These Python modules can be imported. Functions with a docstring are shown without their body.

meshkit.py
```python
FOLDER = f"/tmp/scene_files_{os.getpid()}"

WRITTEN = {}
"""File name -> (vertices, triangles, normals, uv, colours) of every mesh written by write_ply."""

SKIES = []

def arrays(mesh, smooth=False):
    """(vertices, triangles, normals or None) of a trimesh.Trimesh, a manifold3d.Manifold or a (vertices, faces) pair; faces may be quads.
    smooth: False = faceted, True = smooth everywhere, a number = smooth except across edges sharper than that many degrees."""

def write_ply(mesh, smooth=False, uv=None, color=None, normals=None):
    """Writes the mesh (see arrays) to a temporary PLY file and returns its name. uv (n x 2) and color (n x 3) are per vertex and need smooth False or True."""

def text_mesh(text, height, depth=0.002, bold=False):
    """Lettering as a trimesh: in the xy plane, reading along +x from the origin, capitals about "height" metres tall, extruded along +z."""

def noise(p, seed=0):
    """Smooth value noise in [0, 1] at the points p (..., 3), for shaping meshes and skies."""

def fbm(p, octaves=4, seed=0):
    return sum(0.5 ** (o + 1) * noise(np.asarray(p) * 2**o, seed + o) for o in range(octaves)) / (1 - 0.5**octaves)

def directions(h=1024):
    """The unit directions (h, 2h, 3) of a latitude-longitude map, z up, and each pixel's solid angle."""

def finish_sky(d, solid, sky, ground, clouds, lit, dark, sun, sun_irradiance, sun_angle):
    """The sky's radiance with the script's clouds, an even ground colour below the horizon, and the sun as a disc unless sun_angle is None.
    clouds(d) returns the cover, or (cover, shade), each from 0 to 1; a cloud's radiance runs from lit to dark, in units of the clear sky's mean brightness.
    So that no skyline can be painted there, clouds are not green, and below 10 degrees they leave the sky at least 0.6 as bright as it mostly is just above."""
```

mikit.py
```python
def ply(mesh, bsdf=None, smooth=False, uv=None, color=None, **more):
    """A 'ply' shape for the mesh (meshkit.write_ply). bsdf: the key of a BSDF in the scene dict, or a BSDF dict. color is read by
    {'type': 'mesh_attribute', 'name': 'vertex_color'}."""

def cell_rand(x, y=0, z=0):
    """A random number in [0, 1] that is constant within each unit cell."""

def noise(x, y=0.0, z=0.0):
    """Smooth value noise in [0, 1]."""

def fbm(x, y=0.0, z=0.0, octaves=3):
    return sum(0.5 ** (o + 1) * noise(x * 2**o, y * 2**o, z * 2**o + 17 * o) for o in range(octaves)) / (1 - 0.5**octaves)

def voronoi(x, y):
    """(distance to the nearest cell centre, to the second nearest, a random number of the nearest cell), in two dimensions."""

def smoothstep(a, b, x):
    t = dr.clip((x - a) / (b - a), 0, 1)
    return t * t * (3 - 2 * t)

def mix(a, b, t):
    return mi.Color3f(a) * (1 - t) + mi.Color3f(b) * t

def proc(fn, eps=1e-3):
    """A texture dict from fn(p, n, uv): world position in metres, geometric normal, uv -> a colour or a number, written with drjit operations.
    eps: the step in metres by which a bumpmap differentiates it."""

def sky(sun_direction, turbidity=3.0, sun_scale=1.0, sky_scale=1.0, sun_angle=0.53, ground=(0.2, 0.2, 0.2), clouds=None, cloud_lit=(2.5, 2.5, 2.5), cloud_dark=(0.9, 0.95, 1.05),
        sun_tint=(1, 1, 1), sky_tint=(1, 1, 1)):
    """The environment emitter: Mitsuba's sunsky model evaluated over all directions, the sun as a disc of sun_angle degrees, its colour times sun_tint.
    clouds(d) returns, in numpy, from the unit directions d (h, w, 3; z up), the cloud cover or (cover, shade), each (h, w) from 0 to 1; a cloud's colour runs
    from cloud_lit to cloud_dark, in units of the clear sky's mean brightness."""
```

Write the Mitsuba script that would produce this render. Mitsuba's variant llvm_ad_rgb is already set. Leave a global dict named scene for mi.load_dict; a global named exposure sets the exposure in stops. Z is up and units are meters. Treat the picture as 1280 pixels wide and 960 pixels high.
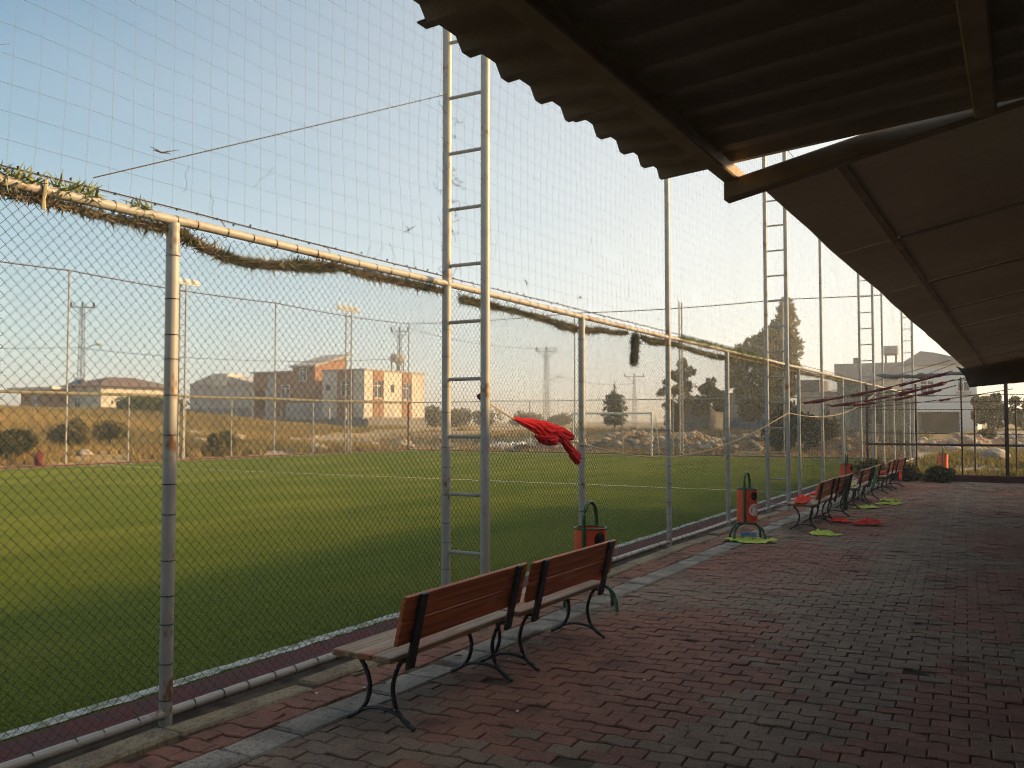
import math, random
import numpy as np, trimesh, manifold3d as m3, mitsuba as mi, drjit as dr
import mikit, meshkit
from shapely.geometry import Polygon, box as sbox
from mikit import proc, fbm, noise, voronoi, smoothstep, mix

rng = np.random.default_rng(7); random.seed(7)
T = mi.ScalarTransform4f
S = 1.09                       # everything below is laid out in units of 1.09 m
PI = math.pi
scene, labels = {'type': 'scene'}, {}

# ---------------------------------------------------------------- camera, sky, exposure
EYE = (0.0, 0.0, 1.6)
YAW, PITCH = math.radians(29.724), math.radians(2.352)
FWD = (math.cos(YAW) * math.cos(PITCH), math.sin(YAW) * math.cos(PITCH), math.sin(PITCH))
scene['camera'] = {'type': 'perspective', 'fov': 2 * math.degrees(math.atan(640 / 1120.)), 'fov_axis': 'x', 'near_clip': 0.05, 'far_clip': 9000.0,
                   'to_world': T().look_at(origin=[S * e for e in EYE], target=[S * (e + f) for e, f in zip(EYE, FWD)], up=[0, 0, 1])}
SUN_AZ, SUN_EL = math.radians(-52), math.radians(16.9)
SUN = (math.cos(SUN_AZ) * math.cos(SUN_EL), math.sin(SUN_AZ) * math.cos(SUN_EL), math.sin(SUN_EL))
def veil(d):                   # thin high haze: thicker low down and towards the sun
    el = np.clip(d[..., 2], 0, 1); c = d @ np.array(SUN)
    n = meshkit.fbm(d * np.array([3, 3, 9.]), 4, 5)
    low = np.exp(-el / 0.28); near = np.clip((c + 0.35) / 1.35, 0, 1) ** 1.2
    return np.clip(-0.14 + 0.56 * low + 0.86 * near + 0.10 * (n - 0.5), 0, 0.97)
scene['sky'] = mikit.sky(SUN, turbidity=3.0, sun_scale=1.75, sky_scale=1.5, clouds=veil, cloud_lit=(3.75, 3.45, 3.08), cloud_dark=(0.9, 0.9, 0.9),
                         sun_tint=(1.0, 0.94, 0.80), sky_tint=(0.90, 1.10, 1.10), sun_angle=5.5)
exposure = 1.85
HAZE = 0.0023                  # per metre: the evening air over the field

# ---------------------------------------------------------------- materials
def rgb(c): return {'type': 'rgb', 'value': list(c)}
def mat(name, color, rough=0.6, metallic=0.0, bump=None, two=True, spec=0.4, eps=2e-3, **kw):
    b = {'type': 'principled', 'base_color': rgb(color) if isinstance(color, (tuple, list)) else color, 'roughness': rough, 'metallic': metallic, 'specular': spec, **kw}
    if bump is not None:
        b = {'type': 'bumpmap', 'arbitrary': proc(bump, eps), 'scale': 1.0, 'bsdf': b}
    scene['bsdf_' + name] = {'type': 'twosided', 'bsdf': b} if two else b
    return 'bsdf_' + name
def vary(c1, c2, f=6.0, lo=0.3, hi=0.7, grain=0.0, gf=180.0):
    def fn(p, n, uv):
        c = mix(c1, c2, smoothstep(lo, hi, fbm(p.x * f, p.y * f, p.z * f, 3)))
        return c * (1 + grain * (noise(p.x * gf, p.y * gf, p.z * gf) - 0.5)) if grain else c
    return proc(fn)
def f_paint(p, n, uv):         # pale paint on steel pipe with rust that follows old scratches
    r = smoothstep(0.60, 0.78, fbm(p.x * 7, p.y * 7, p.z * 5, 3) * 0.75 + 0.25 * noise(p.x * 60, p.y * 60, p.z * 25))
    return mix(mix((0.43, 0.41, 0.37), (0.34, 0.32, 0.29), noise(p.x * 3, p.y * 3, p.z * 9)), (0.22, 0.10, 0.045), r)
def f_rail(p, n, uv):
    r = smoothstep(0.54, 0.74, fbm(p.x * 3.5, p.y * 9, p.z * 9, 3) * 0.8 + 0.2 * noise(p.x * 45, p.y * 45, p.z * 45))
    return mix((0.37, 0.345, 0.305), (0.20, 0.115, 0.06), r)
def f_turf(p, n, uv):
    g = fbm(p.x * 55, p.y * 55, 0, 2); b = fbm(p.x * 0.35, p.y * 0.9, 3, 3)
    return mix(mix((0.048, 0.070, 0.007), (0.122, 0.150, 0.015), g), (0.155, 0.158, 0.022), 0.5 * smoothstep(0.35, 0.75, b))
def b_turf(p, n, uv): return 0.006 * fbm(p.x * 70, p.y * 70, 0, 2)
def f_earth(p, n, uv):
    a = fbm(p.x * 0.22, p.y * 0.22, 0, 4); g = fbm(p.x * 6, p.y * 6, p.z * 6, 3)
    c = mix((0.30, 0.215, 0.10), (0.33, 0.27, 0.19), smoothstep(0.42, 0.62, a))
    return c * (0.75 + 0.5 * g)
def f_grit(c1, c2, f, gf, ga):
    def fn(p, n, uv):
        c = mix(c1, c2, smoothstep(0.3, 0.7, fbm(p.x * f, p.y * f, p.z * f, 3)))
        sp = smoothstep(0.66, 0.8, noise(p.x * gf * 0.4, p.y * gf * 0.4, 7))
        return c * (1 + ga * (noise(p.x * gf, p.y * gf, p.z * gf) - 0.5)) * (1 - 0.3 * sp)
    return proc(fn)
def f_paver(c1, c2, f, gf, ga):   # block tone, trodden-in sand in patches, dark spots
    def fn(p, n, uv):
        c = mix(c1, c2, smoothstep(0.25, 0.75, fbm(p.x * f, p.y * f, 0, 3)))
        sand = smoothstep(0.50, 0.72, fbm(p.x * 0.9, p.y * 1.3, 5, 4)) * (0.35 + 0.65 * noise(p.x * 40, p.y * 40, 2))
        c = mix(c, (0.265, 0.182, 0.118), 0.6 * sand)
        st = smoothstep(0.68, 0.80, fbm(p.x * 2.3, p.y * 2.3, 9, 3))
        return c * (1 + ga * (noise(p.x * gf, p.y * gf, 0) - 0.5)) * (1 - 0.35 * st)
    return proc(fn)
def b_stone(p, n, uv): return 0.0025 * fbm(p.x * 90, p.y * 90, p.z * 90, 2)
def f_wood(p, n, uv):          # grain runs along x
    w = fbm(p.x * 1.6, p.y * 45, p.z * 45, 3); k = noise(p.x * 4, p.y * 12, p.z * 12)
    return mix(mix((0.50, 0.120, 0.028), (0.30, 0.066, 0.018), smoothstep(0.35, 0.65, w)), (0.52, 0.20, 0.065), 0.5 * smoothstep(0.6, 0.85, k))
def f_seatwood(p, n, uv):      # worn, bleached seat boards
    w = fbm(p.x * 1.6, p.y * 60, p.z * 60, 3); k = fbm(p.x * 3, p.y * 9, 1, 2)
    return mix(mix((0.34, 0.24, 0.15), (0.22, 0.13, 0.07), smoothstep(0.35, 0.65, w)), (0.30, 0.11, 0.04), smoothstep(0.50, 0.66, k))
M = {}
M['paint'] = mat('paint', proc(f_paint), 0.42, spec=0.5)
M['rail'] = mat('rail', proc(f_rail), 0.5)
M['wire'] = mat('wire', (0.050, 0.055, 0.042), 0.7, spec=0.2)
M['net'] = mat('net', (0.20, 0.21, 0.22), 0.9, spec=0.1)
M['black'] = mat('black', (0.012, 0.012, 0.012), 0.5)
M['turf'] = mat('turf', proc(f_turf), 0.95, bump=b_turf, spec=0.1)
M['line'] = mat('line', vary((0.52, 0.50, 0.45), (0.24, 0.25, 0.17), 16, 0.35, 0.7), 0.9)
M['earth'] = mat('earth', proc(f_earth), 0.95, spec=0.1)
M['soil'] = mat('soil', vary((0.060, 0.044, 0.032), (0.11, 0.082, 0.058), 9), 0.95, spec=0.1)
M['redstrip'] = mat('redstrip', vary((0.115, 0.022, 0.02), (0.08, 0.028, 0.024), 7, grain=0.5), 0.85)
M['kerb'] = mat('kerb', f_grit((0.27, 0.215, 0.135), (0.20, 0.15, 0.10), 5, 150, 0.6), 0.9, bump=b_stone)
M['edging'] = mat('edging', f_grit((0.31, 0.265, 0.215), (0.20, 0.168, 0.135), 4, 150, 0.6), 0.9, bump=b_stone)
M['paver_red'] = mat('paver_red', f_paver((0.240, 0.100, 0.064), (0.172, 0.073, 0.049), 5.0, 170, 0.7), 0.8, bump=b_stone)
M['paver_grey'] = mat('paver_grey', f_paver((0.220, 0.138, 0.090), (0.160, 0.100, 0.067), 5.0, 170, 0.7), 0.8, bump=b_stone)
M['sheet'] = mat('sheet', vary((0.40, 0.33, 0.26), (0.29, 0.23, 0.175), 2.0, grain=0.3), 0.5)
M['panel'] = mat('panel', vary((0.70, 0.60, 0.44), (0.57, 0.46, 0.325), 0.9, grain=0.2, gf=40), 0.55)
M['steel'] = mat('steel', vary((0.34, 0.26, 0.185), (0.25, 0.165, 0.105), 5), 0.55)
M['darksteel'] = mat('darksteel', vary((0.085, 0.040, 0.025), (0.05, 0.028, 0.02), 5), 0.6)
M['wood'] = mat('wood', proc(f_wood), 0.45, spec=0.5)
M['seatwood'] = mat('seatwood', proc(f_seatwood), 0.5)
M['iron'] = mat('iron', (0.014, 0.014, 0.016), 0.45, spec=0.5)
M['orange'] = mat('orange', vary((0.80, 0.095, 0.028), (0.68, 0.07, 0.022), 9), 0.4, spec=0.5)
M['green'] = mat('green', (0.018, 0.085, 0.030), 0.35, spec=0.5)
M['white'] = mat('white', (0.75, 0.73, 0.70), 0.6)
M['redcloth'] = mat('redcloth', (0.58, 0.025, 0.03), 0.95, spec=0.1)
M['redbib'] = mat('redbib', (0.75, 0.06, 0.03), 0.9)
M['limebib'] = mat('limebib', (0.52, 0.60, 0.10), 0.9)
M['greenbib'] = mat('greenbib', (0.05, 0.30, 0.09), 0.9)
M['bluecloth'] = mat('bluecloth', (0.07, 0.20, 0.33), 0.9)
M['rope'] = mat('rope', (0.50, 0.40, 0.25), 0.9)
M['cord'] = mat('cord', (0.085, 0.072, 0.062), 0.9, spec=0.1)
M['brown_flag'] = mat('brown_flag', (0.17, 0.028, 0.024), 0.9)
M['tarp'] = mat('tarp', vary((0.27, 0.24, 0.20), (0.18, 0.155, 0.13), 4), 0.8)
M['hedge_net'] = mat('hedge_net', vary((0.235, 0.195, 0.135), (0.160, 0.155, 0.095), 5), 0.9)
M['cream'] = mat('cream', vary((0.60, 0.555, 0.47), (0.51, 0.47, 0.395), 0.8), 0.85)
M['greywall'] = mat('greywall', vary((0.42, 0.39, 0.36), (0.35, 0.32, 0.30), 0.7), 0.9)
M['darkwall'] = mat('darkwall', vary((0.22, 0.20, 0.18), (0.17, 0.155, 0.14), 0.7), 0.9)
M['brick'] = mat('brick', vary((0.36, 0.195, 0.115), (0.28, 0.145, 0.085), 2.2, grain=0.25, gf=30), 0.9)
M['tile'] = mat('tile', vary((0.17, 0.11, 0.09), (0.12, 0.085, 0.075), 2), 0.85)
M['pane'] = mat('pane', (0.035, 0.04, 0.05), 0.12, spec=0.7)
M['bark'] = mat('bark', vary((0.22, 0.18, 0.13), (0.13, 0.10, 0.075), 3), 0.95)
M['rock'] = mat('rock', vary((0.44, 0.38, 0.30), (0.30, 0.23, 0.16), 1.6, grain=0.4, gf=20), 0.95)
M['redsoil'] = mat('redsoil', vary((0.33, 0.16, 0.075), (0.28, 0.19, 0.10), 1.2, grain=0.4, gf=14), 0.95)
def leafmat(name, c, trans=0.55):
    scene['bsdf_' + name] = {'type': 'principledthin', 'base_color': {'type': 'mesh_attribute', 'name': 'vertex_color'} if c is None else rgb(c), 'roughness': 0.7, 'diff_trans': trans, 'spec_trans': 0.0}
    return 'bsdf_' + name
M['foliage'] = leafmat('foliage', None, 0.6)

# ---------------------------------------------------------------- scene helpers
BASE = T().scale(S)
def numbered(name):
    if name not in COUNT: COUNT[name] = 0; return name
    COUNT[name] += 1
    return f'{name}_{COUNT[name]:03d}'
COUNT = {}
def thing(name, label=None, cat=None, group=None, kind=None):
    key = numbered(name); tag(key, label, cat, group, kind); return key
def tag(key, label=None, cat=None, group=None, kind=None):
    d = {k: v for k, v in (('label', label), ('category', cat), ('group', group), ('kind', kind)) if v}
    if d: labels.setdefault(key, {}).update(d)
def put(key, shape, place=None):
    scene[key] = {**shape, 'to_world': BASE @ place if place is not None else BASE}
    return key
def part(parent, name, mesh, m, smooth=False, place=None, label=None, kind=None, color=None):
    key = numbered(f'{parent}__{name}')
    shape = mesh if isinstance(mesh, dict) else mikit.ply(mesh, M[m], smooth=smooth, color=color)
    put(key, shape, place); tag(key, label, None, None, kind)
    return key
def single(name, mesh, m, label=None, cat=None, group=None, kind=None, smooth=False, place=None, color=None):
    key = thing(name, label, cat, group, kind)
    shape = mesh if isinstance(mesh, dict) else mikit.ply(mesh, M[m], smooth=smooth, color=color)
    return put(key, shape, place)

# ---------------------------------------------------------------- mesh helpers
def join(*ms):
    vs, fs, n = [], [], 0
    for m in ms:
        if isinstance(m, (list,)): m = join(*m)
        v, f = (np.asarray(m.vertices), np.asarray(m.faces)) if hasattr(m, 'vertices') else m
        vs.append(v); fs.append(f + n); n += len(v)
    return np.vstack(vs), np.vstack(fs)
def tubes(P, r, sides=6, cap=False):
    """P: (N, M, 3): N polylines of M points each."""
    P = np.asarray(P, float); P = P[None] if P.ndim == 2 else P
    N, Mn = P.shape[:2]
    t = np.gradient(P, axis=1); t /= np.linalg.norm(t, axis=2, keepdims=True) + 1e-12
    a = np.cross(t, np.where(np.abs(t[..., 2:]) < 0.9, [0, 0, 1.0], [1.0, 0, 0])); a /= np.linalg.norm(a, axis=2, keepdims=True) + 1e-12
    b = np.cross(t, a); ang = np.arange(sides) * 2 * PI / sides
    r = np.broadcast_to(np.asarray(r, float), (N, Mn))[..., None, None]
    V = P[:, :, None] + r * (np.cos(ang)[:, None] * a[:, :, None] + np.sin(ang)[:, None] * b[:, :, None])
    n, i, j = np.meshgrid(np.arange(N), np.arange(Mn - 1), np.arange(sides), indexing='ij')
    o = n * Mn * sides; k = (j + 1) % sides
    A, B, C, D = o + i * sides + j, o + i * sides + k, o + (i + 1) * sides + k, o + (i + 1) * sides + j
    F = np.concatenate([np.stack([A, B, C], -1).reshape(-1, 3), np.stack([A, C, D], -1).reshape(-1, 3)])
    V = V.reshape(-1, 3)
    if cap:
        extra, caps = [], []
        for q in range(N):
            for e in (0, Mn - 1):
                c = len(V) + len(extra); extra.append(P[q, e]); s0 = q * Mn * sides + e * sides
                for j in range(sides):
                    tri = [s0 + j, s0 + (j + 1) % sides, c]
                    caps.append(tri if e else tri[::-1])
        V = np.vstack([V, extra]); F = np.vstack([F, caps])
    return V, F
def seg(p, q, r, sides=12): return tubes([p, q], r, sides, True)
def bar(p0, p1): # plain box between two corners
    m = trimesh.creation.box(extents=np.abs(np.subtract(p1, p0))); m.apply_translation(np.add(p0, p1) / 2.); return np.array(m.vertices), np.array(m.faces)
def cbox(p0, p1, c=0.004): # box with chamfered edges
    lo, hi = np.minimum(p0, p1), np.maximum(p0, p1); c = min(c, 0.4 * (hi - lo).min()); pts = []
    for i in range(3):
        for s in np.ndindex(2, 2, 2):
            q = np.where(np.array(s), hi - c, lo + c); q[i] = hi[i] if s[i] else lo[i]; pts.append(q)
    h = trimesh.convex.convex_hull(np.array(pts)); return np.array(h.vertices), np.array(h.faces)
def move(m, d): return m[0] + np.asarray(d), m[1]
def ring(c, r, rr, axis='z', n=12, s=4):
    a = np.arange(n + 1) * 2 * PI / n
    p = {'z': np.stack([np.cos(a), np.sin(a), 0 * a], 1), 'x': np.stack([0 * a, np.cos(a), np.sin(a)], 1), 'y': np.stack([np.cos(a), 0 * a, np.sin(a)], 1)}[axis]
    return tubes(np.asarray(c) + r * p, rr, s)
def spin(prof, n=20): # surface of revolution about z
    prof = np.asarray(prof, float); a = np.arange(n) * 2 * PI / n
    V = np.stack([prof[:, 0, None] * np.cos(a), prof[:, 0, None] * np.sin(a), np.broadcast_to(prof[:, 1, None], (len(prof), n))], -1).reshape(-1, 3)
    i, j = np.meshgrid(np.arange(len(prof) - 1), np.arange(n), indexing='ij'); k = (j + 1) % n
    A, B, C, D = i * n + j, i * n + k, (i + 1) * n + k, (i + 1) * n + j
    return V, np.concatenate([np.stack([A, B, C], -1).reshape(-1, 3), np.stack([A, C, D], -1).reshape(-1, 3)])
def arr(m): # manifold -> arrays
    k = m.to_mesh(); return np.array(k.vert_properties[:, :3]), np.array(k.tri_verts)
def mbox(p0, p1): return m3.Manifold.cube([float(b - a) for a, b in zip(p0, p1)]).translate([float(a) for a in p0])
def fb(p, s=0, o=3): return meshkit.fbm(np.asarray(p, float), o, s) - 0.5
def blob(c, r, seed, rough=0.35, sub=2, f=1.3, flat=None):
    m = trimesh.creation.icosphere(sub); v = np.array(m.vertices)
    v = v * (1 + rough * 2 * fb(v * f + seed * 7.3, seed))[:, None] * np.asarray(r); v = v + np.asarray(c)
    if flat is not None: v[:, 2] = np.maximum(v[:, 2], flat)
    return v, np.array(m.faces)
def leaves(clumps, n, size, seed, colors, shell=0.6, droop=0.0, long=1.0):
    """n small leaf faces spread through ellipsoid clumps (cx, cy, cz, rx, ry, rz); returns the mesh and its vertex colours."""
    g = np.random.default_rng(seed); C = np.array(clumps, float)
    w = C[:, 3] * C[:, 4] * C[:, 5]; w = w ** 0.75; idx = g.choice(len(C), n, p=w / w.sum())
    d = g.normal(size=(n, 3)); d /= np.linalg.norm(d, axis=1, keepdims=True)
    rad = np.where(g.random(n) < shell, 0.72 + 0.32 * g.random(n), g.random(n) ** 0.5)
    c = C[idx, :3] + d * C[idx, 3:] * (rad * (1 + 0.5 * fb(d * 2.2 + idx[:, None] * 3.1, seed)))[:, None]
    u = g.normal(size=(n, 3)); u[:, 2] -= droop; u /= np.linalg.norm(u, axis=1, keepdims=True)
    v = np.cross(u, g.normal(size=(n, 3))); v /= np.linalg.norm(v, axis=1, keepdims=True)
    s = (size * (0.6 + 0.8 * g.random(n)))[:, None]
    V = np.stack([c - u * s * long, c + v * s * 0.5, c + u * s * long, c - v * s * 0.5], 1).reshape(-1, 3)
    k = np.arange(n)[:, None] * 4
    F = np.vstack([k + [0, 1, 2], k + [0, 2, 3]])
    a, b = np.array(colors[0]), np.array(colors[1]); t = g.random((n, 1)) * 0.7 + 0.3 * ((idx * 37 % 11) / 10.)[:, None]
    return (V, F), np.repeat(a + (b - a) * t, 4, 0)
def cloth(outline_r, seed, h=0.035, n=22, stretch=(1, 1), f=9):
    """A crumpled piece of cloth lying on the ground: uneven outline, folds, a little thickness."""
    g = np.random.default_rng(seed); A = np.linspace(0, 2 * PI, 3 * n, endpoint=False)
    R = outline_r * (0.80 + 0.75 * fb(np.stack([np.cos(A) * 0.9, np.sin(A) * 0.9, 0 * A + seed], 1), seed, 2) + 0.16 * fb(np.stack([np.cos(A) * 4, np.sin(A) * 4, 0 * A + seed], 1), seed, 2) + 0.10 * np.cos(2 * A + seed))
    q = np.linspace(0.02, 1, n // 2)
    x = q[:, None] * R * np.cos(A) * stretch[0]; y = q[:, None] * R * np.sin(A) * stretch[1]
    P = np.stack([x, y, 0 * x], -1)
    fold = np.abs(fb(P * f + seed, seed, 2)) * 3.2
    z = 0.006 + h * (1 - 0.6 * q[:, None] ** 3) * fold + 0.5 * h * np.maximum(0, fb(P * 3 + 3 * seed, seed + 1, 2)) * 3
    P[..., 2] = z; V = P.reshape(-1, 3); m = len(A)
    i, j = np.meshgrid(np.arange(len(q) - 1), np.arange(m), indexing='ij'); k = (j + 1) % m
    F = np.concatenate([np.stack([i * m + j, (i + 1) * m + j, (i + 1) * m + k], -1).reshape(-1, 3), np.stack([i * m + j, (i + 1) * m + k, i * m + k], -1).reshape(-1, 3)])
    V2 = V - [0, 0, 0.004]; n0 = len(V); e = (len(q) - 1) * m; jj = np.arange(m); kk = (jj + 1) % m
    rim = np.vstack([np.stack([e + jj, e + jj + n0, e + kk], 1), np.stack([e + kk, e + jj + n0, e + kk + n0], 1)])
    return np.vstack([V, V2]), np.vstack([F, F[:, ::-1] + n0, rim])
def fuzz(path, r, n, size, seed):
    """Short bristles round a path: torn artificial hedge."""
    g = np.random.default_rng(seed); p = np.asarray(path, float); t = g.random(n) * (len(p) - 1); i = np.minimum(t.astype(int), len(p) - 2); w = (t - i)[:, None]
    c = p[i] * (1 - w) + p[i + 1] * w; rr = np.interp(t, np.arange(len(p)), np.broadcast_to(r, len(p)))
    d = g.normal(size=(n, 3)); d /= np.linalg.norm(d, axis=1, keepdims=True); c = c + d * rr[:, None] * (g.random(n) ** 0.4)[:, None]
    u = d + 0.7 * g.normal(size=(n, 3)); u /= np.linalg.norm(u, axis=1, keepdims=True); v = np.cross(u, g.normal(size=(n, 3))); v /= np.linalg.norm(v, axis=1, keepdims=True)
    s = (size * (0.5 + g.random(n)))[:, None]; V = np.stack([c - v * s * 0.10, c + v * s * 0.10, c + u * s], 1).reshape(-1, 3)
    return V, np.arange(3 * n).reshape(-1, 3)

# ================================================================ THE SETTING
X_END, Y_N, Y_F = 40.4, 3.98, 29.7           # far goal-end fence, near side fence, far side fence
def ss(a, b, x): t = np.clip((x - a) / (b - a), 0, 1); return t * t * (3 - 2 * t)
def zt(x, y):
    x, y = np.asarray(x, float), np.asarray(y, float)
    hill = 2.25 * ss(30.6, 62, y) * (1 - 0.55 * ss(44, 64, x)) + 0.25 * ss(30.4, 33, y) * (1 - ss(30, 40, x))
    z = np.maximum(hill, 0.85 * ss(43, 60, x)) + 0.35 * ss(28, 40, x) * (1 - ss(1.5, 4, y))
    rough = ss(31, 34, y) + ss(42, 46, x) * (1 - ss(31, 34, y)) + 0.6 * ss(27.5, 30, x) * (1 - ss(2, 3.6, y)) * (1 - ss(42, 46, x))
    z = z + rough * (0.5 * fb(np.stack([x * 0.16, y * 0.16, 0 * x], -1), 3) + 0.16 * fb(np.stack([x * 0.8, y * 0.8, 0 * x], -1), 4))
    return np.where(rough > 0, np.maximum(z, -0.05), 0) - 0.06
ax_ = np.concatenate([[-1500, -900, -500, -220, -100, -50], np.arange(-25, 30, 2.5), np.arange(30, 92, 0.8), np.arange(92, 130, 4), [150, 190, 260, 400, 700, 1100, 1500]])
ay_ = np.concatenate([[-1500, -900, -500, -220, -100, -60, -35], np.arange(-20, 4, 1.2), np.arange(4, 29, 2.5), np.arange(29, 80, 0.8), np.arange(80, 130, 4), [150, 190, 260, 400, 700, 1100, 1500]])
gx, gy = np.meshgrid(ax_, ay_, indexing='ij'); gz = zt(gx, gy)
nx, ny = gx.shape; i, j = np.meshgrid(np.arange(nx - 1), np.arange(ny - 1), indexing='ij')
F = np.stack([i * ny + j, (i + 1) * ny + j, (i + 1) * ny + j + 1, i * ny + j + 1], -1).reshape(-1, 4)
single('ground', (np.stack([gx, gy, gz], -1).reshape(-1, 3), F), 'earth', 'dry brown earth around the pitch rising to a low hill', None, kind='structure', smooth=True)

key = single('turf', bar((-14, 4.42, -0.05), (X_END - 0.25, 29.45, 0.0)), 'turf', 'worn olive green artificial turf of the football pitch', kind='structure')
def strip(x0, y0, x1, y1, z=0.004): # a painted line with slightly ragged edges
    L = max(abs(x1 - x0), abs(y1 - y0)); n = int(L / 0.12) + 2
    if abs(x1 - x0) > abs(y1 - y0):
        x = np.linspace(x0, x1, n); a, b = y0 + 0.012 * rng.normal(size=n), y1 + 0.012 * rng.normal(size=n); V = np.vstack([np.stack([x, a, 0 * x + z], 1), np.stack([x, b, 0 * x + z], 1)])
    else:
        y = np.linspace(y0, y1, n); a, b = x0 + 0.012 * rng.normal(size=n), x1 + 0.012 * rng.normal(size=n); V = np.vstack([np.stack([b, y, 0 * y + z], 1), np.stack([a, y, 0 * y + z], 1)])
    k = np.arange(n - 1); return V, np.vstack([np.stack([k, k + 1, k + n + 1], 1), np.stack([k, k + n + 1, k + n], 1)])
for s in (strip(-10, 4.47, 39.6, 4.58), strip(-10, 29.2, 39.6, 29.28), strip(20.5, 4.6, 20.6, 29.2), strip(39.0, 4.6, 39.09, 29.2)):
    part(key, 'painted_line', s, 'line')
gp = np.random.default_rng(99); n_ = 150000
bx_, by_ = 1.6 + 13.5 * gp.random(n_) ** 1.5, 4.43 + 6.5 * gp.random(n_) ** 1.4; ang_ = gp.random(n_) * 2 * PI; hh_ = 0.007 + 0.009 * gp.random(n_)
B0 = np.stack([bx_, by_, 0 * bx_ - 0.002], 1); W0 = np.stack([-np.sin(ang_), np.cos(ang_), 0 * ang_], 1) * 0.0024; T0 = B0 + np.stack([np.cos(ang_) * 0.010, np.sin(ang_) * 0.010, hh_], 1)
c_ = np.array((0.042, 0.060, 0.007)) + (np.array((0.118, 0.136, 0.018)) - np.array((0.042, 0.060, 0.007))) * gp.random((n_, 1)) ** 1.4
part(key, 'pile', (np.stack([B0 - W0, B0 + W0, T0], 1).reshape(-1, 3), np.arange(3 * n_).reshape(-1, 3)), 'foliage', kind='stuff', color=np.repeat(c_, 3, 0))
single('edge_strip', bar((-14, 4.06, -0.05), (X_END - 0.2, 4.415, 0.012)), 'redstrip', 'dark red painted strip between white turf line and fence foot', kind='structure')
single('edge_strip', bar((-14, 29.455, -0.05), (X_END - 0.2, 29.9, 0.03)), 'redstrip', 'dark red strip along the far side of the pitch', kind='structure')
single('edge_strip', bar((X_END - 0.2, 4.06, -0.05), (X_END + 0.15, 29.9, 0.03)), 'redstrip', 'dark red strip behind the far goal line', kind='structure')

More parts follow.
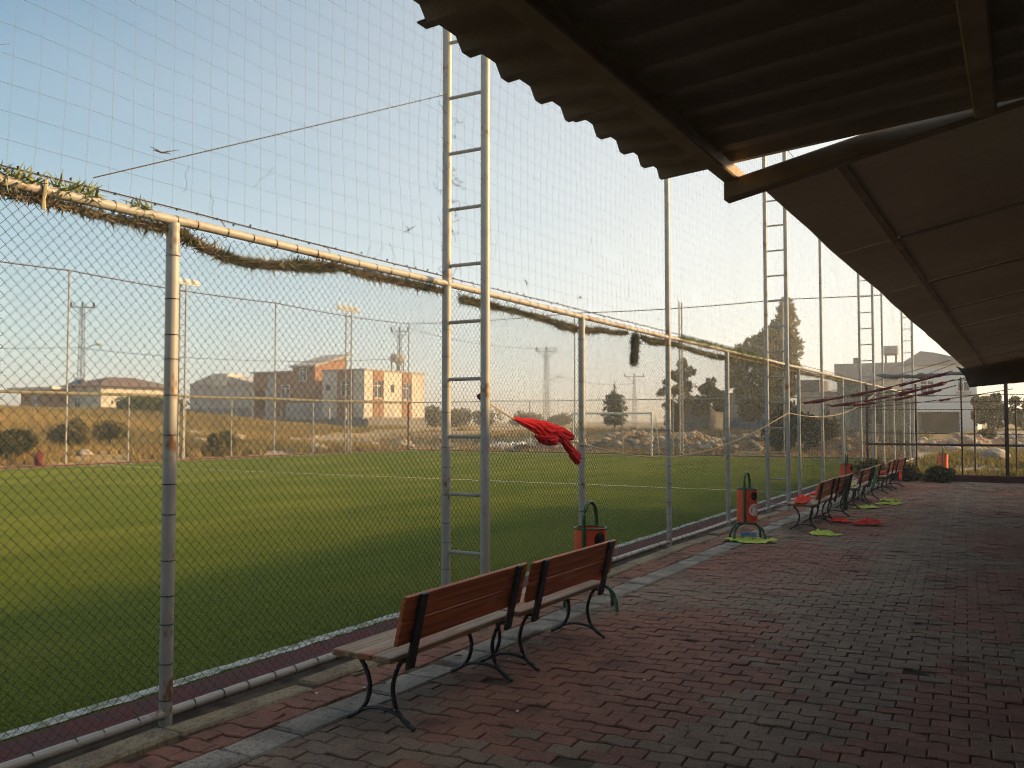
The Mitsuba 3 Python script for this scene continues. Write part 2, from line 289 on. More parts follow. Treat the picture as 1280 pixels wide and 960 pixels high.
# ---- paved walk
pv = thing('paving', 'red and grey interlocking block paving of the covered walk', kind='structure')
part(pv, 'bedding', bar((-8, -2.6, -0.08), (26.6, 4.06, -0.010)), 'soil')
def kerb_run(parent, name, x0, x1, y0, y1, L, m, z, seed, skip=()):
    g = np.random.default_rng(seed); x = x0
    while x < x1:
        l = L * (0.9 + 0.2 * g.random())
        if not any(a < x + l / 2 < b for a, b in skip):
            v, f = cbox((x + 0.006, y0 + 0.006 * g.normal(), -0.05), (x + l - 0.006, y1 + 0.006 * g.normal(), z + 0.006 * g.normal()), 0.014)
            v = v.copy(); v[:, 2] += (v[:, 0] - x) * 0.012 * g.normal()
            part(parent, name, (v, f), m)
        x += l
kerb_run(pv, 'kerb_stone', -2, 26.4, 3.73, 3.90, 1.0, 'kerb', 0.016, 4, skip=((4.75, 5.5),))
kerb_run(pv, 'edging_stone', -2, 26.4, 3.215, 3.45, 0.36, 'edging', 0.004, 5)
g_ = np.random.default_rng(11)
v, f = blob((4.62, 3.80, 0.0), (0.24, 0.11, 0.02), 3, 0.5, 2, 1.4); part(pv, 'kerb_stone', (v, f), 'kerb', label='broken end of the yellowish kerb')
PL, PW, ROT = 0.185, 0.125, math.radians(3.0)
cR, sR = math.cos(ROT), math.sin(ROT)
def is_red(x, y):
    for cx in np.arange(1.0, 28, 4.6):
        if ((x - cx) / 1.9) ** 2 + ((y - 2.35) / 0.95) ** 2 < 1 or ((x - cx - 3.7) / 1.9) ** 2 + ((y - 0.05) / 0.8) ** 2 < 1: return True
    return False
def paver_poly(r, c):
    def w(s): # the wave that every row boundary follows
        u = (s / PL) % 1.0; return 0.011 * np.interp(u, [0, 0.25, 0.75, 1], [0, 1, -1, 0])
    s0 = (c + 0.5 * (r % 2)) * PL
    ss_ = s0 + np.array([0, 0.25, 0.5, 0.75, 1.0]) * PL
    lo = [(s, r * PW + w(s)) for s in ss_]; hi = [(s, (r + 1) * PW + w(s)) for s in ss_[::-1]]
    return [(b * cR + a * sR, -a * cR + b * sR) for a, b in lo + hi]   # rows run across the walk, columns away from the camera
regions = [(sbox(0.9, -1.3, 26.35, 3.20), None), (sbox(0.9, 3.465, 26.35, 3.715), True)]
pavers = []
for r in range(-10, 225):
    for c in range(-32, 26):
        P = paver_poly(r, c); cx, cy = np.mean(P, axis=0)
        if not (0.9 < cx < 26.4 and -1.3 < cy < 3.75): continue
        for reg, allred in regions:
            x0, y0, x1, y1 = reg.bounds
            if not (x0 - 0.2 < cx < x1 + 0.2 and y0 - 0.2 < cy < y1 + 0.2): continue
            q = Polygon(P).buffer(-0.0028, join_style=2)
            if not reg.contains(q): q = q.intersection(reg)
            if q.is_empty or q.geom_type != 'Polygon' or q.area < 0.003: continue
            red = bool(allred) or is_red(cx + 0.22 * rng.normal(), cy + 0.11 * rng.normal())
            pavers.append((cx, cy, red, q))
def paver_mesh(q, big):
    top = q.buffer(-0.005 if big else -0.004, join_style=2)
    o = np.array(q.exterior.coords)[:-1]
    if top.geom_type != 'Polygon' or len(top.exterior.coords) != len(q.exterior.coords): tp = o.mean(0) + (o - o.mean(0)) * 0.93
    else:
        tp = np.array(top.exterior.coords)[:-1]; k = np.argmin(np.linalg.norm(tp - o[0], axis=1)); tp = np.roll(tp, -k, 0)
    n = len(o); dz = 0.0024 * rng.normal() - (0.006 if rng.random() < 0.04 else 0); tx, ty = (0.012 if rng.random() < 0.85 else 0.035) * rng.normal(size=2); c = o.mean(0)
    zz = lambda p: dz + tx * (p[:, 0] - c[0]) + ty * (p[:, 1] - c[1])
    V = np.vstack([np.c_[o, np.full(n, -0.02)], np.c_[o, zz(o) - 0.005], np.c_[tp, zz(tp)], [[c[0], c[1], dz]]])
    F = []
    for i in range(n):
        j = (i + 1) % n
        F += [(i, j, n + j), (i, n + j, n + i), (n + i, n + j, 2 * n + j), (n + i, 2 * n + j, 2 * n + i), (2 * n + i, 2 * n + j, 3 * n)]
    F = np.array(F)
    if Polygon(o).exterior.is_ccw is False: F = F[:, ::-1]
    return V, F
def seen(p):
    d = np.array([p[0], p[1], -1.6]); dep = d @ FWD; lat = p[0] * math.sin(YAW) - p[1] * math.cos(YAW)
    up = (d - dep * np.array(FWD))[2] / math.cos(PITCH)
    return dep > 0.5 and abs(lat) < 0.60 * dep and abs(up) < 0.45 * dep
for col in (True, False):
    P = sorted((p for p in pavers if p[2] == col), key=lambda p: (not seen(p), math.hypot(p[0], p[1])))
    nm = 'red_paver' if col else 'grey_paver'; m = 'paver_red' if col else 'paver_grey'
    for p in P[:299]: part(pv, nm, paver_mesh(p[3], True), m)
    part(pv, nm, join([paver_mesh(p[3], False) for p in P[299:]]), m, kind='stuff')

# ================================================================ FENCES
def chain(x0, x1, z0, z1, w, r, wob=0.006, seed=1):
    """Chain link in the xz plane: zigzag wires hooked into their neighbours."""
    h = w / 2; nw, nn = int((x1 - x0) / h), int((z1 - z0) / h) + 1
    k, j = np.meshgrid(np.arange(nw), np.arange(nn), indexing='ij')
    X = x0 + (k + (k + j) % 2) * h; Z = z1 - j * h; Yo = np.where((k + j) % 2 == 0, r, -r) * 1.0
    P = np.stack([X, Yo, Z], -1).astype(float)
    q = np.stack([X * 1.1, Z * 1.1, 0 * X], -1)
    P[..., 1] += 2.2 * wob * fb(q, seed, 2); P[..., 2] += wob * 1.5 * fb(q + 9, seed, 2); P[..., 0] += wob * 1.2 * fb(q + 17, seed, 2)
    return tubes(P, r, 3)
def pipe_post(z1, r=0.035, z0=-0.04): return tubes([(0, 0, z0), (0, 0, z1 * 0.5), (0, 0, z1)], r, 14, True)
POST = mikit.ply(pipe_post(2.67), M['paint'], smooth=40)
POLE = mikit.ply(pipe_post(7.05, 0.034), M['paint'], smooth=40)
posts = [0.7, 3.27, 8.43, 13.68, 18.76, 23.8, 29.0, 34.1, 39.1]
poles = [11.04, 21.2, 31.4]
masts = [5.92, 16.15, 26.7, 37.0]
fence = thing('chain_link_fence', 'near chain link fence with rusty top rail between the walk and the pitch', 'fence')
for x in posts: part(fence, 'post', POST, 'paint', place=T().translate([x, Y_N, 0]))
part(fence, 'corner_post', mikit.ply(pipe_post(7.05, 0.036), M['paint'], smooth=40), 'paint', place=T().translate([X_END, Y_N, 0]))
def rail_path(x0, x1, y, z, seed, amp=0.02):
    x = np.arange(x0, x1 + 0.3, 0.3); return np.stack([x, y + amp * fb(np.stack([x * 0.4, 0 * x, 0 * x], 1), seed), z + amp * fb(np.stack([x * 0.5, 0 * x + 5, 0 * x], 1), seed)], 1)
part(fence, 'top_rail', tubes(rail_path(-1, X_END, Y_N, 2.685, 3), 0.026, 10), 'rail', smooth=40)
part(fence, 'bottom_rail', tubes(rail_path(-1, X_END, Y_N, 0.055, 4), 0.026, 10), 'paint', smooth=40)
v, f = chain(0.6, X_END, 0.07, 2.66, 0.058, 0.0020, 0.010); part(fence, 'wire_mesh', (v + [0, Y_N + 0.03, 0], f), 'wire', kind='stuff')
ties = []
for x in np.arange(0.8, 30, 0.19): ties += [ring((x + 0.02 * rng.normal(), Y_N, 2.685), 0.029, 0.0028, 'x', 10, 3), ring((x + 0.03 * rng.normal(), Y_N, 0.055), 0.029, 0.003, 'x', 10, 3)]
for x in posts[:6] + poles + masts:
    for z in np.cumsum(0.12 + 0.16 * rng.random(14)):
        if z < 2.6: ties.append(ring((x, Y_N, z), 0.0375, 0.003, 'z', 12, 3))
part(fence, 'tie_wire', join(ties), 'black', kind='stuff')

def thin_net(nxn, z0, z1, d, seed, r, sag=0.05, holes=0.0):
    """Square-mesh safety net of width nxn*d: vertical and horizontal threads as polylines, some of them broken."""
    nz = int((z1 - z0) / d) + 1
    k, j = np.meshgrid(np.arange(nxn + 1), np.arange(nz), indexing='ij'); X = k * d; Z = z0 + j * d
    q = np.stack([X * 0.55, Z * 0.55, 0 * X], -1); e = np.stack([X * 3, Z * 3, 0 * X], -1); edge = np.minimum(j, 6) / 6.0
    P = np.stack([X + edge * (0.10 * fb(q, seed) + 0.03 * fb(e, seed)), edge * sag * 2 * fb(q + 5, seed), Z + edge * (0.10 * fb(q + 11, seed) + 0.035 * fb(e + 5, seed))], -1)
    V1, F1 = tubes(P, r, 3); V2, F2 = tubes(P.transpose(1, 0, 2), r, 3)
    if holes:
        g = np.random.default_rng(seed)
        c1, c2 = V1[F1].mean(1), V2[F2].mean(1)
        keep1, keep2 = np.ones(len(F1), bool), np.ones(len(F2), bool)
        for _ in range(int(holes)):
            x, z, rx, rz = g.random() * nxn * d, z0 + 0.15 + abs(g.normal()) * 0.5, 0.06 + 0.2 * g.random(), 0.05 + 0.13 * g.random()
            keep1 &= ~((np.abs(c1[:, 0] - x) < rx) & (np.abs(c1[:, 2] - z) < rz * 0.7)); keep2 &= ~((np.abs(c2[:, 0] - x) < rx) & (np.abs(c2[:, 2] - z) < rz))
        F1, F2 = F1[keep1], F2[keep2]
    return V1, F1, V2, F2
net = thing('safety_net', 'thin square mesh ball net hanging above the near chain link fence', 'net')
V1, F1, V2, F2 = thin_net(308, 2.745, 7.0, 0.13, 21, 0.00095, 0.07, holes=26)
part(net, 'vertical_thread', (V1 + [0.4, Y_N, 0], F1), 'net', kind='stuff'); part(net, 'level_thread', (V2 + [0.4, Y_N, 0], F2), 'net', kind='stuff')
part(net, 'edge_cable', tubes(rail_path(0.4, X_END, Y_N, 2.752, 8, 0.03), 0.0042, 5), 'cord')
kn = []
for x in np.arange(0.45, 24, 0.13): kn.append(ring((x + 0.02 * rng.normal(), Y_N, 2.752 + 0.008 * rng.normal()), 0.006, 0.0035, 'x', 6, 3))
for x in np.arange(0.9, 24, 0.9): kn.append(tubes([(x, Y_N, 2.75), (x + 0.02, Y_N - 0.01, 2.72), (x + 0.01, Y_N, 2.69)], 0.003, 4))
part(net, 'knot', join(kn), 'cord', kind='stuff')
part(net, 'top_cable', tubes([(0.4, Y_N, 7.0), (20, Y_N, 6.98), (X_END, Y_N, 7.0)], 0.006, 5), 'cord')
tw = []  # loose thread ends
for _ in range(34):
    x, z = 0.8 + 16 * rng.random() ** 1.3, 2.78 + abs(rng.normal()) * 0.35; n = 7
    p = np.cumsum(np.vstack([[x, Y_N - 0.01, z], np.c_[0.014 * rng.normal() + 0.012 * rng.normal(size=n), 0.006 * rng.normal(size=n), -0.03 + 0.015 * rng.normal(size=n)]]), 0); p[:, 2] = np.maximum(p[:, 2], 2.74); tw.append(tubes(p, 0.0011, 3))
for _ in range(46): # frayed threads wound round the first mast
    z = 2.72 + 1.5 * rng.random() ** 1.6; p = np.cumsum(np.vstack([[5.95, Y_N - 0.02, z], np.c_[-0.035 * rng.random(6) * np.sign(rng.random() - 0.3), 0.012 * rng.normal(size=6), 0.02 * rng.normal(size=6)]]), 0); tw.append(tubes(p, 0.0019, 3))
part(net, 'loose_thread', join(tw), 'cord', kind='stuff')
def twig(x, z, seed, s=0.06):
    g = np.random.default_rng(seed); m = []
    for _ in range(4):
        d = np.array([g.normal(), 0.2 * g.normal(), 0.35 * g.normal() - 0.1]); d /= np.linalg.norm(d)
        m.append(tubes([(x, Y_N - 0.012, z), np.array([x, Y_N - 0.012, z]) + d * s * 0.6, np.array([x, Y_N - 0.015, z - 0.006]) + d * s * (0.8 + g.random())], [0.004, 0.003, 0.001], 4))
    return join(m)
for x, z, w in ((3.18, 3.03, 'lowest left, beside the long slanting wire'), (5.40, 3.03, 'just left of the tall ladder mast'), (7.21, 2.89, 'right of the tall ladder mast'), (8.40, 2.88, 'above the second fence post')):
    single('caught_twig', twig(x, z, int(x * 10)), 'cord', 'dark dry twig caught in the ball net, ' + w, 'twig')
single('guy_wire', tubes([(2.78, Y_N - 0.01, 2.80), (4.3, Y_N - 0.01, 3.49), (5.9, Y_N - 0.02, 4.22)], 0.0032, 5), 'cord', 'long slanting wire from fence top up to the first ladder mast', 'wire')

for n_, x in enumerate(poles):
    single('net_pole', POLE, None, ['tall pale single net pole, nearest of the plain poles in the fence', 'tall pale net pole between the second and third ladder masts', 'tall pale net pole beyond the third ladder mast'][n_], 'pole', 'plain poles carrying the near net', place=T().translate([x, Y_N, 0]))

# ---- ladder masts
MH = 7.2
LEG = mikit.ply(pipe_post(MH, 0.037), M['paint'], smooth=40)
rg = seg((0, 0, 0), (0, -0.36, 0), 0.0145, 8); RUNG = mikit.ply(rg, M['rail'], smooth=40)
def floodlight():
    b = cbox((-0.16, -0.05, -0.11), (0.16, 0.05, 0.11), 0.02); return b
FL_BODY = mikit.ply(floodlight(), M['cream']); FL_LENS = mikit.ply(bar((-0.13, -0.056, -0.085), (0.13, -0.049, 0.085)), M['pane'])
def mast(x, y, ang, label, group, lights=True, legw=0.36, thin=1.0):
    k = thing('ladder_mast', label, 'mast', group); base = T().translate([x, y, 0]).rotate([0, 0, 1], ang)
    part(k, 'leg', LEG, None, place=base); part(k, 'leg', LEG, None, place=base @ T().translate([0, -legw, 0]))
    for z in np.arange(0.12, MH - 0.1, 0.452): part(k, 'rung', RUNG, None, place=base @ T().translate([0, 0, float(z)]))
    if lights:
        part(k, 'crossarm', mikit.ply(cbox((-0.85, -0.22, MH), (0.85, -0.15, MH + 0.06)), M['paint']), None, place=base)
        for q in (-0.66, -0.22, 0.22, 0.66):
            pl = base @ T().translate([q, -0.24, MH + 0.16]).rotate([1, 0, 0], 32)
            b = part(k, 'floodlight', FL_BODY, None, place=pl); part(b, 'lens', FL_LENS, None, place=pl)
    return k
mast(masts[0], Y_N, 0, 'nearest tall ladder mast with a rope tied to it, behind the first bench', 'ladder masts along the near fence')
mast(masts[1], Y_N, 0, 'second tall ladder mast, beside the second orange bin', 'ladder masts along the near fence')
mast(masts[2], Y_N, 0, 'third tall ladder mast of the near fence, beyond the row of far benches', 'ladder masts along the near fence')
mast(masts[3], Y_N, 0, 'farthest thin ladder mast of the near fence, next to the canopy edge', 'ladder masts along the near fence')
mast(25.1, Y_F, 180, 'floodlight mast on the far side just right of the first fence post', 'floodlight masts of the far side')
mast(35.5, Y_F, 180, 'floodlight mast on the far side in front of the brick house', 'floodlight masts of the far side')
mast(X_END, 14.0, 90, 'thin ladder mast on the goal end fence in front of the airy tree', 'masts of the goal end', lights=False)

# ---- far side and goal end fences: shared panels
PNL = 2.56
v, f = chain(0, PNL, 0.05, 2.6, 0.075, 0.0016, 0.006); CH_PANEL = mikit.ply((v, f), M['wire'])
V1, F1, V2, F2 = thin_net(20, 2.62, 7.0, 0.128, 5, 0.0012, 0.04); NET_PANEL = mikit.ply(join((V1, F1), (V2, F2)), M['net'])
FPOST = mikit.ply(pipe_post(2.62, 0.028), M['paint'], smooth=40); FPOLE = mikit.ply(pipe_post(7.05, 0.032), M['paint'], smooth=40)
def far_fence(key, netkey, n, place, tall, green):
    for q in range(n + 1):
        if q % 4 == tall: part(key, 'tall_post', FPOLE, None, place=place @ T().translate([q * PNL, 0, 0]))
        else: part(key, 'post', FPOST, None, place=place @ T().translate([q * PNL, 0, 0]))
    for q in range(n):
        part(key, 'wire_panel', CH_PANEL, None, place=place @ T().translate([q * PNL, 0.03, 0]), kind='stuff')
        part(netkey, 'net_panel', NET_PANEL, None, place=place @ T().translate([q * PNL, 0, 0]), kind='stuff')
    L = n * PNL; x = np.arange(0, L + 0.2, 0.4)
    zr = 2.62 + 0.05 * fb(np.stack([x * 0.3, 0 * x, 0 * x], 1), 6)
    part(key, 'top_rail', mikit.ply(tubes(np.stack([x, 0 * x, zr], 1), 0.024, 8), M['rail'], smooth=40), None, place=place)
    if green:
        rr = 0.045 + 0.04 * np.abs(fb(np.stack([x * 0.7, 0 * x + 3, 0 * x], 1), 7)) * 2
        part(key, 'rolled_screen', mikit.ply(join(tubes(np.stack([x, 0 * x - 0.03, zr - 0.03], 1), rr, 7), fuzz(np.stack([x, 0 * x - 0.03, zr - 0.03], 1), rr * 1.3, 5000, 0.06, 9)), M['hedge_net']), None, place=place)
    part(netkey, 'top_cable', mikit.ply(tubes(np.stack([x, 0 * x, 7.0 + 0.10 * (((x / (PNL * 4) + (0 if tall == 0 else 0.25 * (4 - tall))) % 1) - 0.5) ** 2 * 4 - 0.1], 1), 0.022, 5), M['darksteel']), None, place=place)
kf = thing('chain_link_fence', 'far side fence below the grassy hill with green screen rolled along its rail', 'fence')
kn_ = thing('safety_net', 'ball net above the far side fence in front of the hill', 'net')
NS = 12
far_fence(kf, kn_, NS, T().translate([X_END - NS * PNL, Y_F, 0]), 0, True)
ke = thing('chain_link_fence', 'fence behind the far goal in front of the rubble heaps', 'fence')
kn2 = thing('safety_net', 'ball net above the fence behind the far goal', 'net')
far_fence(ke, kn2, 10, T().translate([X_END, Y_N + 0.12, 0]).rotate([0, 0, 1], 90), 2, False)
single('corner_post', seg((X_END, Y_F, -0.05), (X_END, Y_F, 2.66), 0.05, 12), 'darksteel', 'thick dark brown fence post at the far corner of the pitch', 'post', smooth=40)

# ---- torn artificial hedge on the near rail
def torn(points, r, n, label, seed, size=0.022):
    p = np.array([(x, Y_N + 0.02 + 0.01 * math.sin(9 * x), z) for x, z in points]); t = np.linspace(0, len(p) - 1, 6 * len(p))
    q = np.stack([np.interp(t, np.arange(len(p)), p[:, a]) for a in range(3)], 1); rr = np.interp(t, np.arange(len(p)), np.broadcast_to(r, len(p)))
    rr = 0.92 * rr * (0.9 + 0.9 * fb(q * 7, seed)); q[:, 2] += 0.02 * fb(q * 4 + 3, seed)
    single('hedge_strip', join(tubes(q, rr * 0.5, 9, True), fuzz(q, rr, int(1.8 * n), size, seed), fuzz(q, rr * 1.15, n // 6, size * 2.2, seed + 50)), 'hedge_net', label, 'screen', 'torn strips of artificial hedge on the fence rail')
torn([(1.2, 2.63), (2.2, 2.635), (2.6, 2.635), (3.0, 2.63), (3.24, 2.63)], [0.024, 0.026, 0.024, 0.026, 0.024], 3600, 'brown torn hedge strip under the rail left of the first post', 1)
torn([(3.30, 2.64), (3.5, 2.57), (3.75, 2.545), (4.0, 2.55), (4.25, 2.585), (4.45, 2.61), (4.6, 2.625)], [0.03, 0.035, 0.03, 0.03, 0.04, 0.04, 0.015], 6000, 'olive torn hedge strip sagging below the rail right of the first post', 2)
torn([(4.55, 2.635), (5.0, 2.63), (5.5, 2.63), (5.9, 2.635)], [0.015, 0.03, 0.03, 0.015], 4000, 'thin dark hedge strip under the rail left of the ladder mast', 3)
torn([(6.15, 2.60), (6.45, 2.60), (6.8, 2.59), (7.3, 2.59), (7.8, 2.575), (8.2, 2.545), (8.36, 2.54)], [0.045, 0.035, 0.025, 0.022, 0.030, 0.045, 0.032], 6500, 'ragged hedge strip under the rail between ladder mast and second post', 4)
torn([(8.5, 2.55), (8.9, 2.58), (9.4, 2.60), (9.7, 2.62)], [0.04, 0.03, 0.018, 0.01], 3000, 'ragged hedge strip under the rail right of the second post', 5)
torn([(10.0, 2.63), (9.98, 2.5), (9.96, 2.38), (9.93, 2.28)], [0.045, 0.05, 0.055, 0.05], 3500, 'short strip of hedge hanging straight down from the rail', 6)
torn([(10.15, 2.61), (10.6, 2.585), (11.0, 2.61), (11.6, 2.60), (12.4, 2.57), (13.2, 2.56), (13.6, 2.57)], [0.02, 0.055, 0.03, 0.03, 0.04, 0.045, 0.03], 6500, 'hedge strip under the rail round the first plain net pole', 7)
torn([(13.8, 2.62), (15, 2.61), (16, 2.63), (17.5, 2.60), (18.7, 2.60), (20, 2.60), (22, 2.62), (24, 2.62)], 0.05, 9000, 'long hedge strip under the far part of the rail', 8)
# green strands still standing on top of the rail
def tuft(points, n, label, seed, h=0.06):
    p = np.array([(x, Y_N, 2.705) for x in points]); single('hedge_tuft', fuzz(p, 0.03, n, h, seed), 'hedge_green', label, 'screen', 'green hedge strands left on top of the rail')
M['hedge_green'] = mat('hedge_green', (0.20, 0.22, 0.09), 0.9)
tuft([2.15, 2.4, 2.62, 2.8], 420, 'green plastic strands on top of the rail at the left edge', 31)
tuft([3.0, 3.12], 120, 'few thin green strands on the rail left of the first post', 32, 0.045)
tuft([11.5, 12.4, 13.4, 14.6, 16], 2200, 'green strands along the rail beyond the first plain net pole', 33, 0.05)
single('tie_cloth', tubes([(2.52, Y_N - 0.035, 2.73), (2.515, Y_N - 0.04, 2.68), (2.51, Y_N - 0.034, 2.63), (2.512, Y_N - 0.03, 2.585)], [0.008, 0.010, 0.008, 0.012], 6, True), 'rope', 'pale cloth strip tied over the fence rail at left', 'strip')

# ---- rope with the red cloth
def sagline(a, b, sag, n=24):
    t = np.linspace(0, 1, n)[:, None]; p = np.asarray(a) * (1 - t) + np.asarray(b) * t; p[:, 2] -= (4 * sag * t * (1 - t))[:, 0]; return p
RP = np.array([(5.93, 3.60, 1.74), (6.48, 3.68, 1.61), (7.05, 3.71, 1.49), (7.94, 3.75, 1.37), (9.2, 3.78, 1.22), (10.6, 3.80, 1.14), (12.3, 3.78, 1.20), (14.2, 3.72, 1.40), (16.13, 3.60, 1.74)])
t = np.linspace(0, len(RP) - 1, 60); RPs = np.stack([np.interp(t, np.arange(len(RP)), RP[:, a]) for a in range(3)], 1)
for _ in range(4): RPs[1:-1] = 0.5 * RPs[1:-1] + 0.25 * (RPs[:-2] + RPs[2:])
single('rope', tubes(RPs, 0.0075, 6), 'rope', 'sagging straw coloured rope with the red cloth knotted on it', 'rope')
single('rope', tubes(sagline((16.15, 3.60, 1.74), (26.7, 3.60, 2.35), 0.28), 0.007, 6), 'rope', 'sagging rope between the second and third ladder masts', 'rope')
def sweep_cloth(p, w, h, seed, n=60, m=40):
    p = np.asarray(p, float); t = np.linspace(0, len(p) - 1, n); q = np.stack([np.interp(t, np.arange(len(p)), p[:, a]) for a in range(3)], 1)
    w = np.interp(t, np.arange(len(p)), w); h = np.interp(t, np.arange(len(p)), h); d = np.gradient(q, axis=0); d /= np.linalg.norm(d, axis=1, keepdims=True)
    side = np.array([0, 1.0, 0]); upv = np.cross(d, side); upv /= np.linalg.norm(upv, axis=1, keepdims=True); a = np.arange(m) * 2 * PI / m
    V = q[:, None] + side * (np.cos(a)[None, :, None] * w[:, None, None]) + upv[:, None] * (np.sin(a)[None, :, None] * h[:, None, None])
    k = 1 + 0.7 * fb(np.stack(np.broadcast_arrays(np.cos(a)[None] * 1.6, np.sin(a)[None] * 1.6, t[:, None] * 0.5), -1) + seed, seed, 3) - 0.9 * np.abs(fb(np.stack(np.broadcast_arrays(np.cos(a)[None] * 2.6, np.sin(a)[None] * 2.6, t[:, None] * 0.6), -1) + 3 * seed, seed + 1, 2)) + 0.12
    k = k * (1 + 0.20 * np.sin(8 * a[None] + 5 * fb(np.stack([t * 0.9, 0 * t, 0 * t + seed], 1), seed)[:, None] * 4))
    V = q[:, None] + (V - q[:, None]) * k[..., None]
    i, j = np.meshgrid(np.arange(n - 1), np.arange(m), indexing='ij'); kk = (j + 1) % m
    A, B, C, D = i * m + j, i * m + kk, (i + 1) * m + kk, (i + 1) * m + j
    return V.reshape(-1, 3), np.concatenate([np.stack([A, B, C], -1).reshape(-1, 3), np.stack([A, C, D], -1).reshape(-1, 3)])
red = join(sweep_cloth([(6.43, 3.67, 1.625), (6.75, 3.68, 1.57), (7.05, 3.68, 1.52), (7.3, 3.69, 1.495), (7.62, 3.70, 1.445)], [0.004, 0.03, 0.035, 0.04, 0.025], [0.004, 0.042, 0.062, 0.06, 0.028], 3),
           sweep_cloth([(6.82, 3.665, 1.47), (6.95, 3.65, 1.435), (7.08, 3.645, 1.425), (7.22, 3.66, 1.45)], [0.008, 0.05, 0.055, 0.02], [0.008, 0.03, 0.038, 0.02], 5),
           sweep_cloth([(7.18, 3.67, 1.50), (7.35, 3.66, 1.43), (7.52, 3.655, 1.32), (7.66, 3.66, 1.235), (7.70, 3.66, 1.22)], [0.03, 0.028, 0.025, 0.03, 0.006], [0.04, 0.04, 0.044, 0.05, 0.025], 8))
single('cloth', red, 'redcloth', 'bright red cloth knotted on the rope beside the ladder mast', 'cloth', smooth=40)
single('knot', blob((5.93, 3.66, 1.79), (0.03, 0.035, 0.03), 4, 0.5, 2, 2), 'brown_flag', 'brown cord wound round a rung of the nearest ladder mast', 'cord')

# ================================================================ BENCHES, BINS, CLOTHES
BL = 1.27
def wood_board(p0, p1): return cbox(p0, p1, 0.006)
LEGM = []
def path(pts, r, s=8):
    p = np.array(pts, float); t = np.linspace(0, len(p) - 1, 4 * len(p)); q = np.stack([np.interp(t, np.arange(len(p)), p[:, a]) for a in range(3)], 1)
    for _ in range(3): q[1:-1] = 0.5 * q[1:-1] + 0.25 * (q[:-2] + q[2:])
    return tubes(q, r, s, True)
LEGFRAME = mikit.ply(join(path([(0, 0.36, 0.355), (0, 0.30, 0.29), (0, 0.265, 0.20), (0, 0.285, 0.11), (0, 0.34, 0.045), (0, 0.42, 0.008)], 0.0125),
                          path([(0, 0.06, 0.355), (0, 0.10, 0.29), (0, 0.125, 0.20), (0, 0.105, 0.11), (0, 0.055, 0.045), (0, -0.02, 0.008)], 0.0125),
                          path([(0, 0.375, 0.035), (0, 0.29, 0.075), (0, 0.195, 0.088), (0, 0.10, 0.075), (0, 0.015, 0.035)], 0.010),
                          cbox((-0.02, 0.0, 0.345), (0.02, 0.44, 0.362), 0.004)), M['iron'], smooth=40)
sup = cbox((-0.032, -0.012, 0), (0.032, 0.012, 0.40), 0.005)
v = sup[0].copy(); v[:, 1] += 0.012 - 0.225 * v[:, 2]; v[:, 2] += 0.315; SUPPORT = mikit.ply((v, sup[1]), M['iron'])
SEAT = [mikit.ply(wood_board((0, y, 0.363), (BL, y + 0.125, 0.395)), M['seatwood']) for y in (0.035, 0.168, 0.301)]
def backboard(z0, z1):
    v, f = wood_board((0, 0.013, z0), (BL, 0.043, z1)); v = v.copy(); v[:, 1] += 0.012 - 0.225 * (v[:, 2] - 0.315); return mikit.ply((v, f), M['wood'])
BACK = [backboard(0.455, 0.5825), backboard(0.5845, 0.712)]
def bench(x, y, rz, label, group):
    k = thing('bench', label, 'bench', group); b = T().translate([x, y, 0]).rotate([0, 0, 1], rz)
    for s in SEAT: part(k, 'seat_board', s, None, place=b)
    for s in BACK: part(k, 'back_board', s, None, place=b)
    for q in (0.13, BL - 0.13):
        part(k, 'leg_frame', LEGFRAME, None, place=b @ T().translate([q, 0, 0])); part(k, 'back_support', SUPPORT, None, place=b @ T().translate([q, 0, 0]))
    return k
bench(3.69, 2.78, 0.0, 'nearest wooden bench with black curved iron legs, its back to the walk', 'wooden benches along the fence')
bench(4.985, 2.745, -0.6, 'second wooden bench, end to end with the nearest one, beside the first bin', 'wooden benches along the fence')
for x, y, lab in ((13.45, 2.62, 'wooden bench with an orange bib on it, first of the far row'), (14.78, 2.62, 'wooden bench with a dark green cloth over its end, second of the far row'), (17.15, 2.62, 'wooden bench with a lime bib on its seat, third of the far row'),
                  (18.5, 2.62, 'wooden bench with a green bib over its back, fourth of the far row'), (21.0, 2.62, 'wooden bench with a bright red bib, fifth of the far row'), (22.4, 2.62, 'last wooden bench of the far row, red cloth over its end')):
    bench(x, y, rng.normal() * 1.2, lab, 'wooden benches along the fence')
# bins
drum = spin([(0.001, 0.245), (0.132, 0.245), (0.135, 0.25), (0.135, 0.69), (0.129, 0.69), (0.129, 0.26), (0.001, 0.26)], 32)
DRUM = mikit.ply(drum, M['orange'], smooth=40)
RIM = mikit.ply(ring((0, 0, 0.692), 0.134, 0.009, 'z', 32, 8), M['green'], smooth=50); LOWRIM = mikit.ply(ring((0, 0, 0.25), 0.134, 0.007, 'z', 32, 8), M['green'], smooth=50)
a = np.linspace(0, PI, 17); hoop = [(-0.150, 0, 0.24), (-0.150, 0, 0.45), (-0.150, 0, 0.68)] + [(-0.115 * math.cos(t) - (0.035 * math.cos(t)), 0, 0.755 + 0.155 * math.sin(t)) for t in a] + [(0.150, 0, 0.68), (0.150, 0, 0.45), (0.150, 0, 0.24)]
HOOP = mikit.ply(tubes(hoop, 0.0165, 10, True), M['green'], smooth=50)
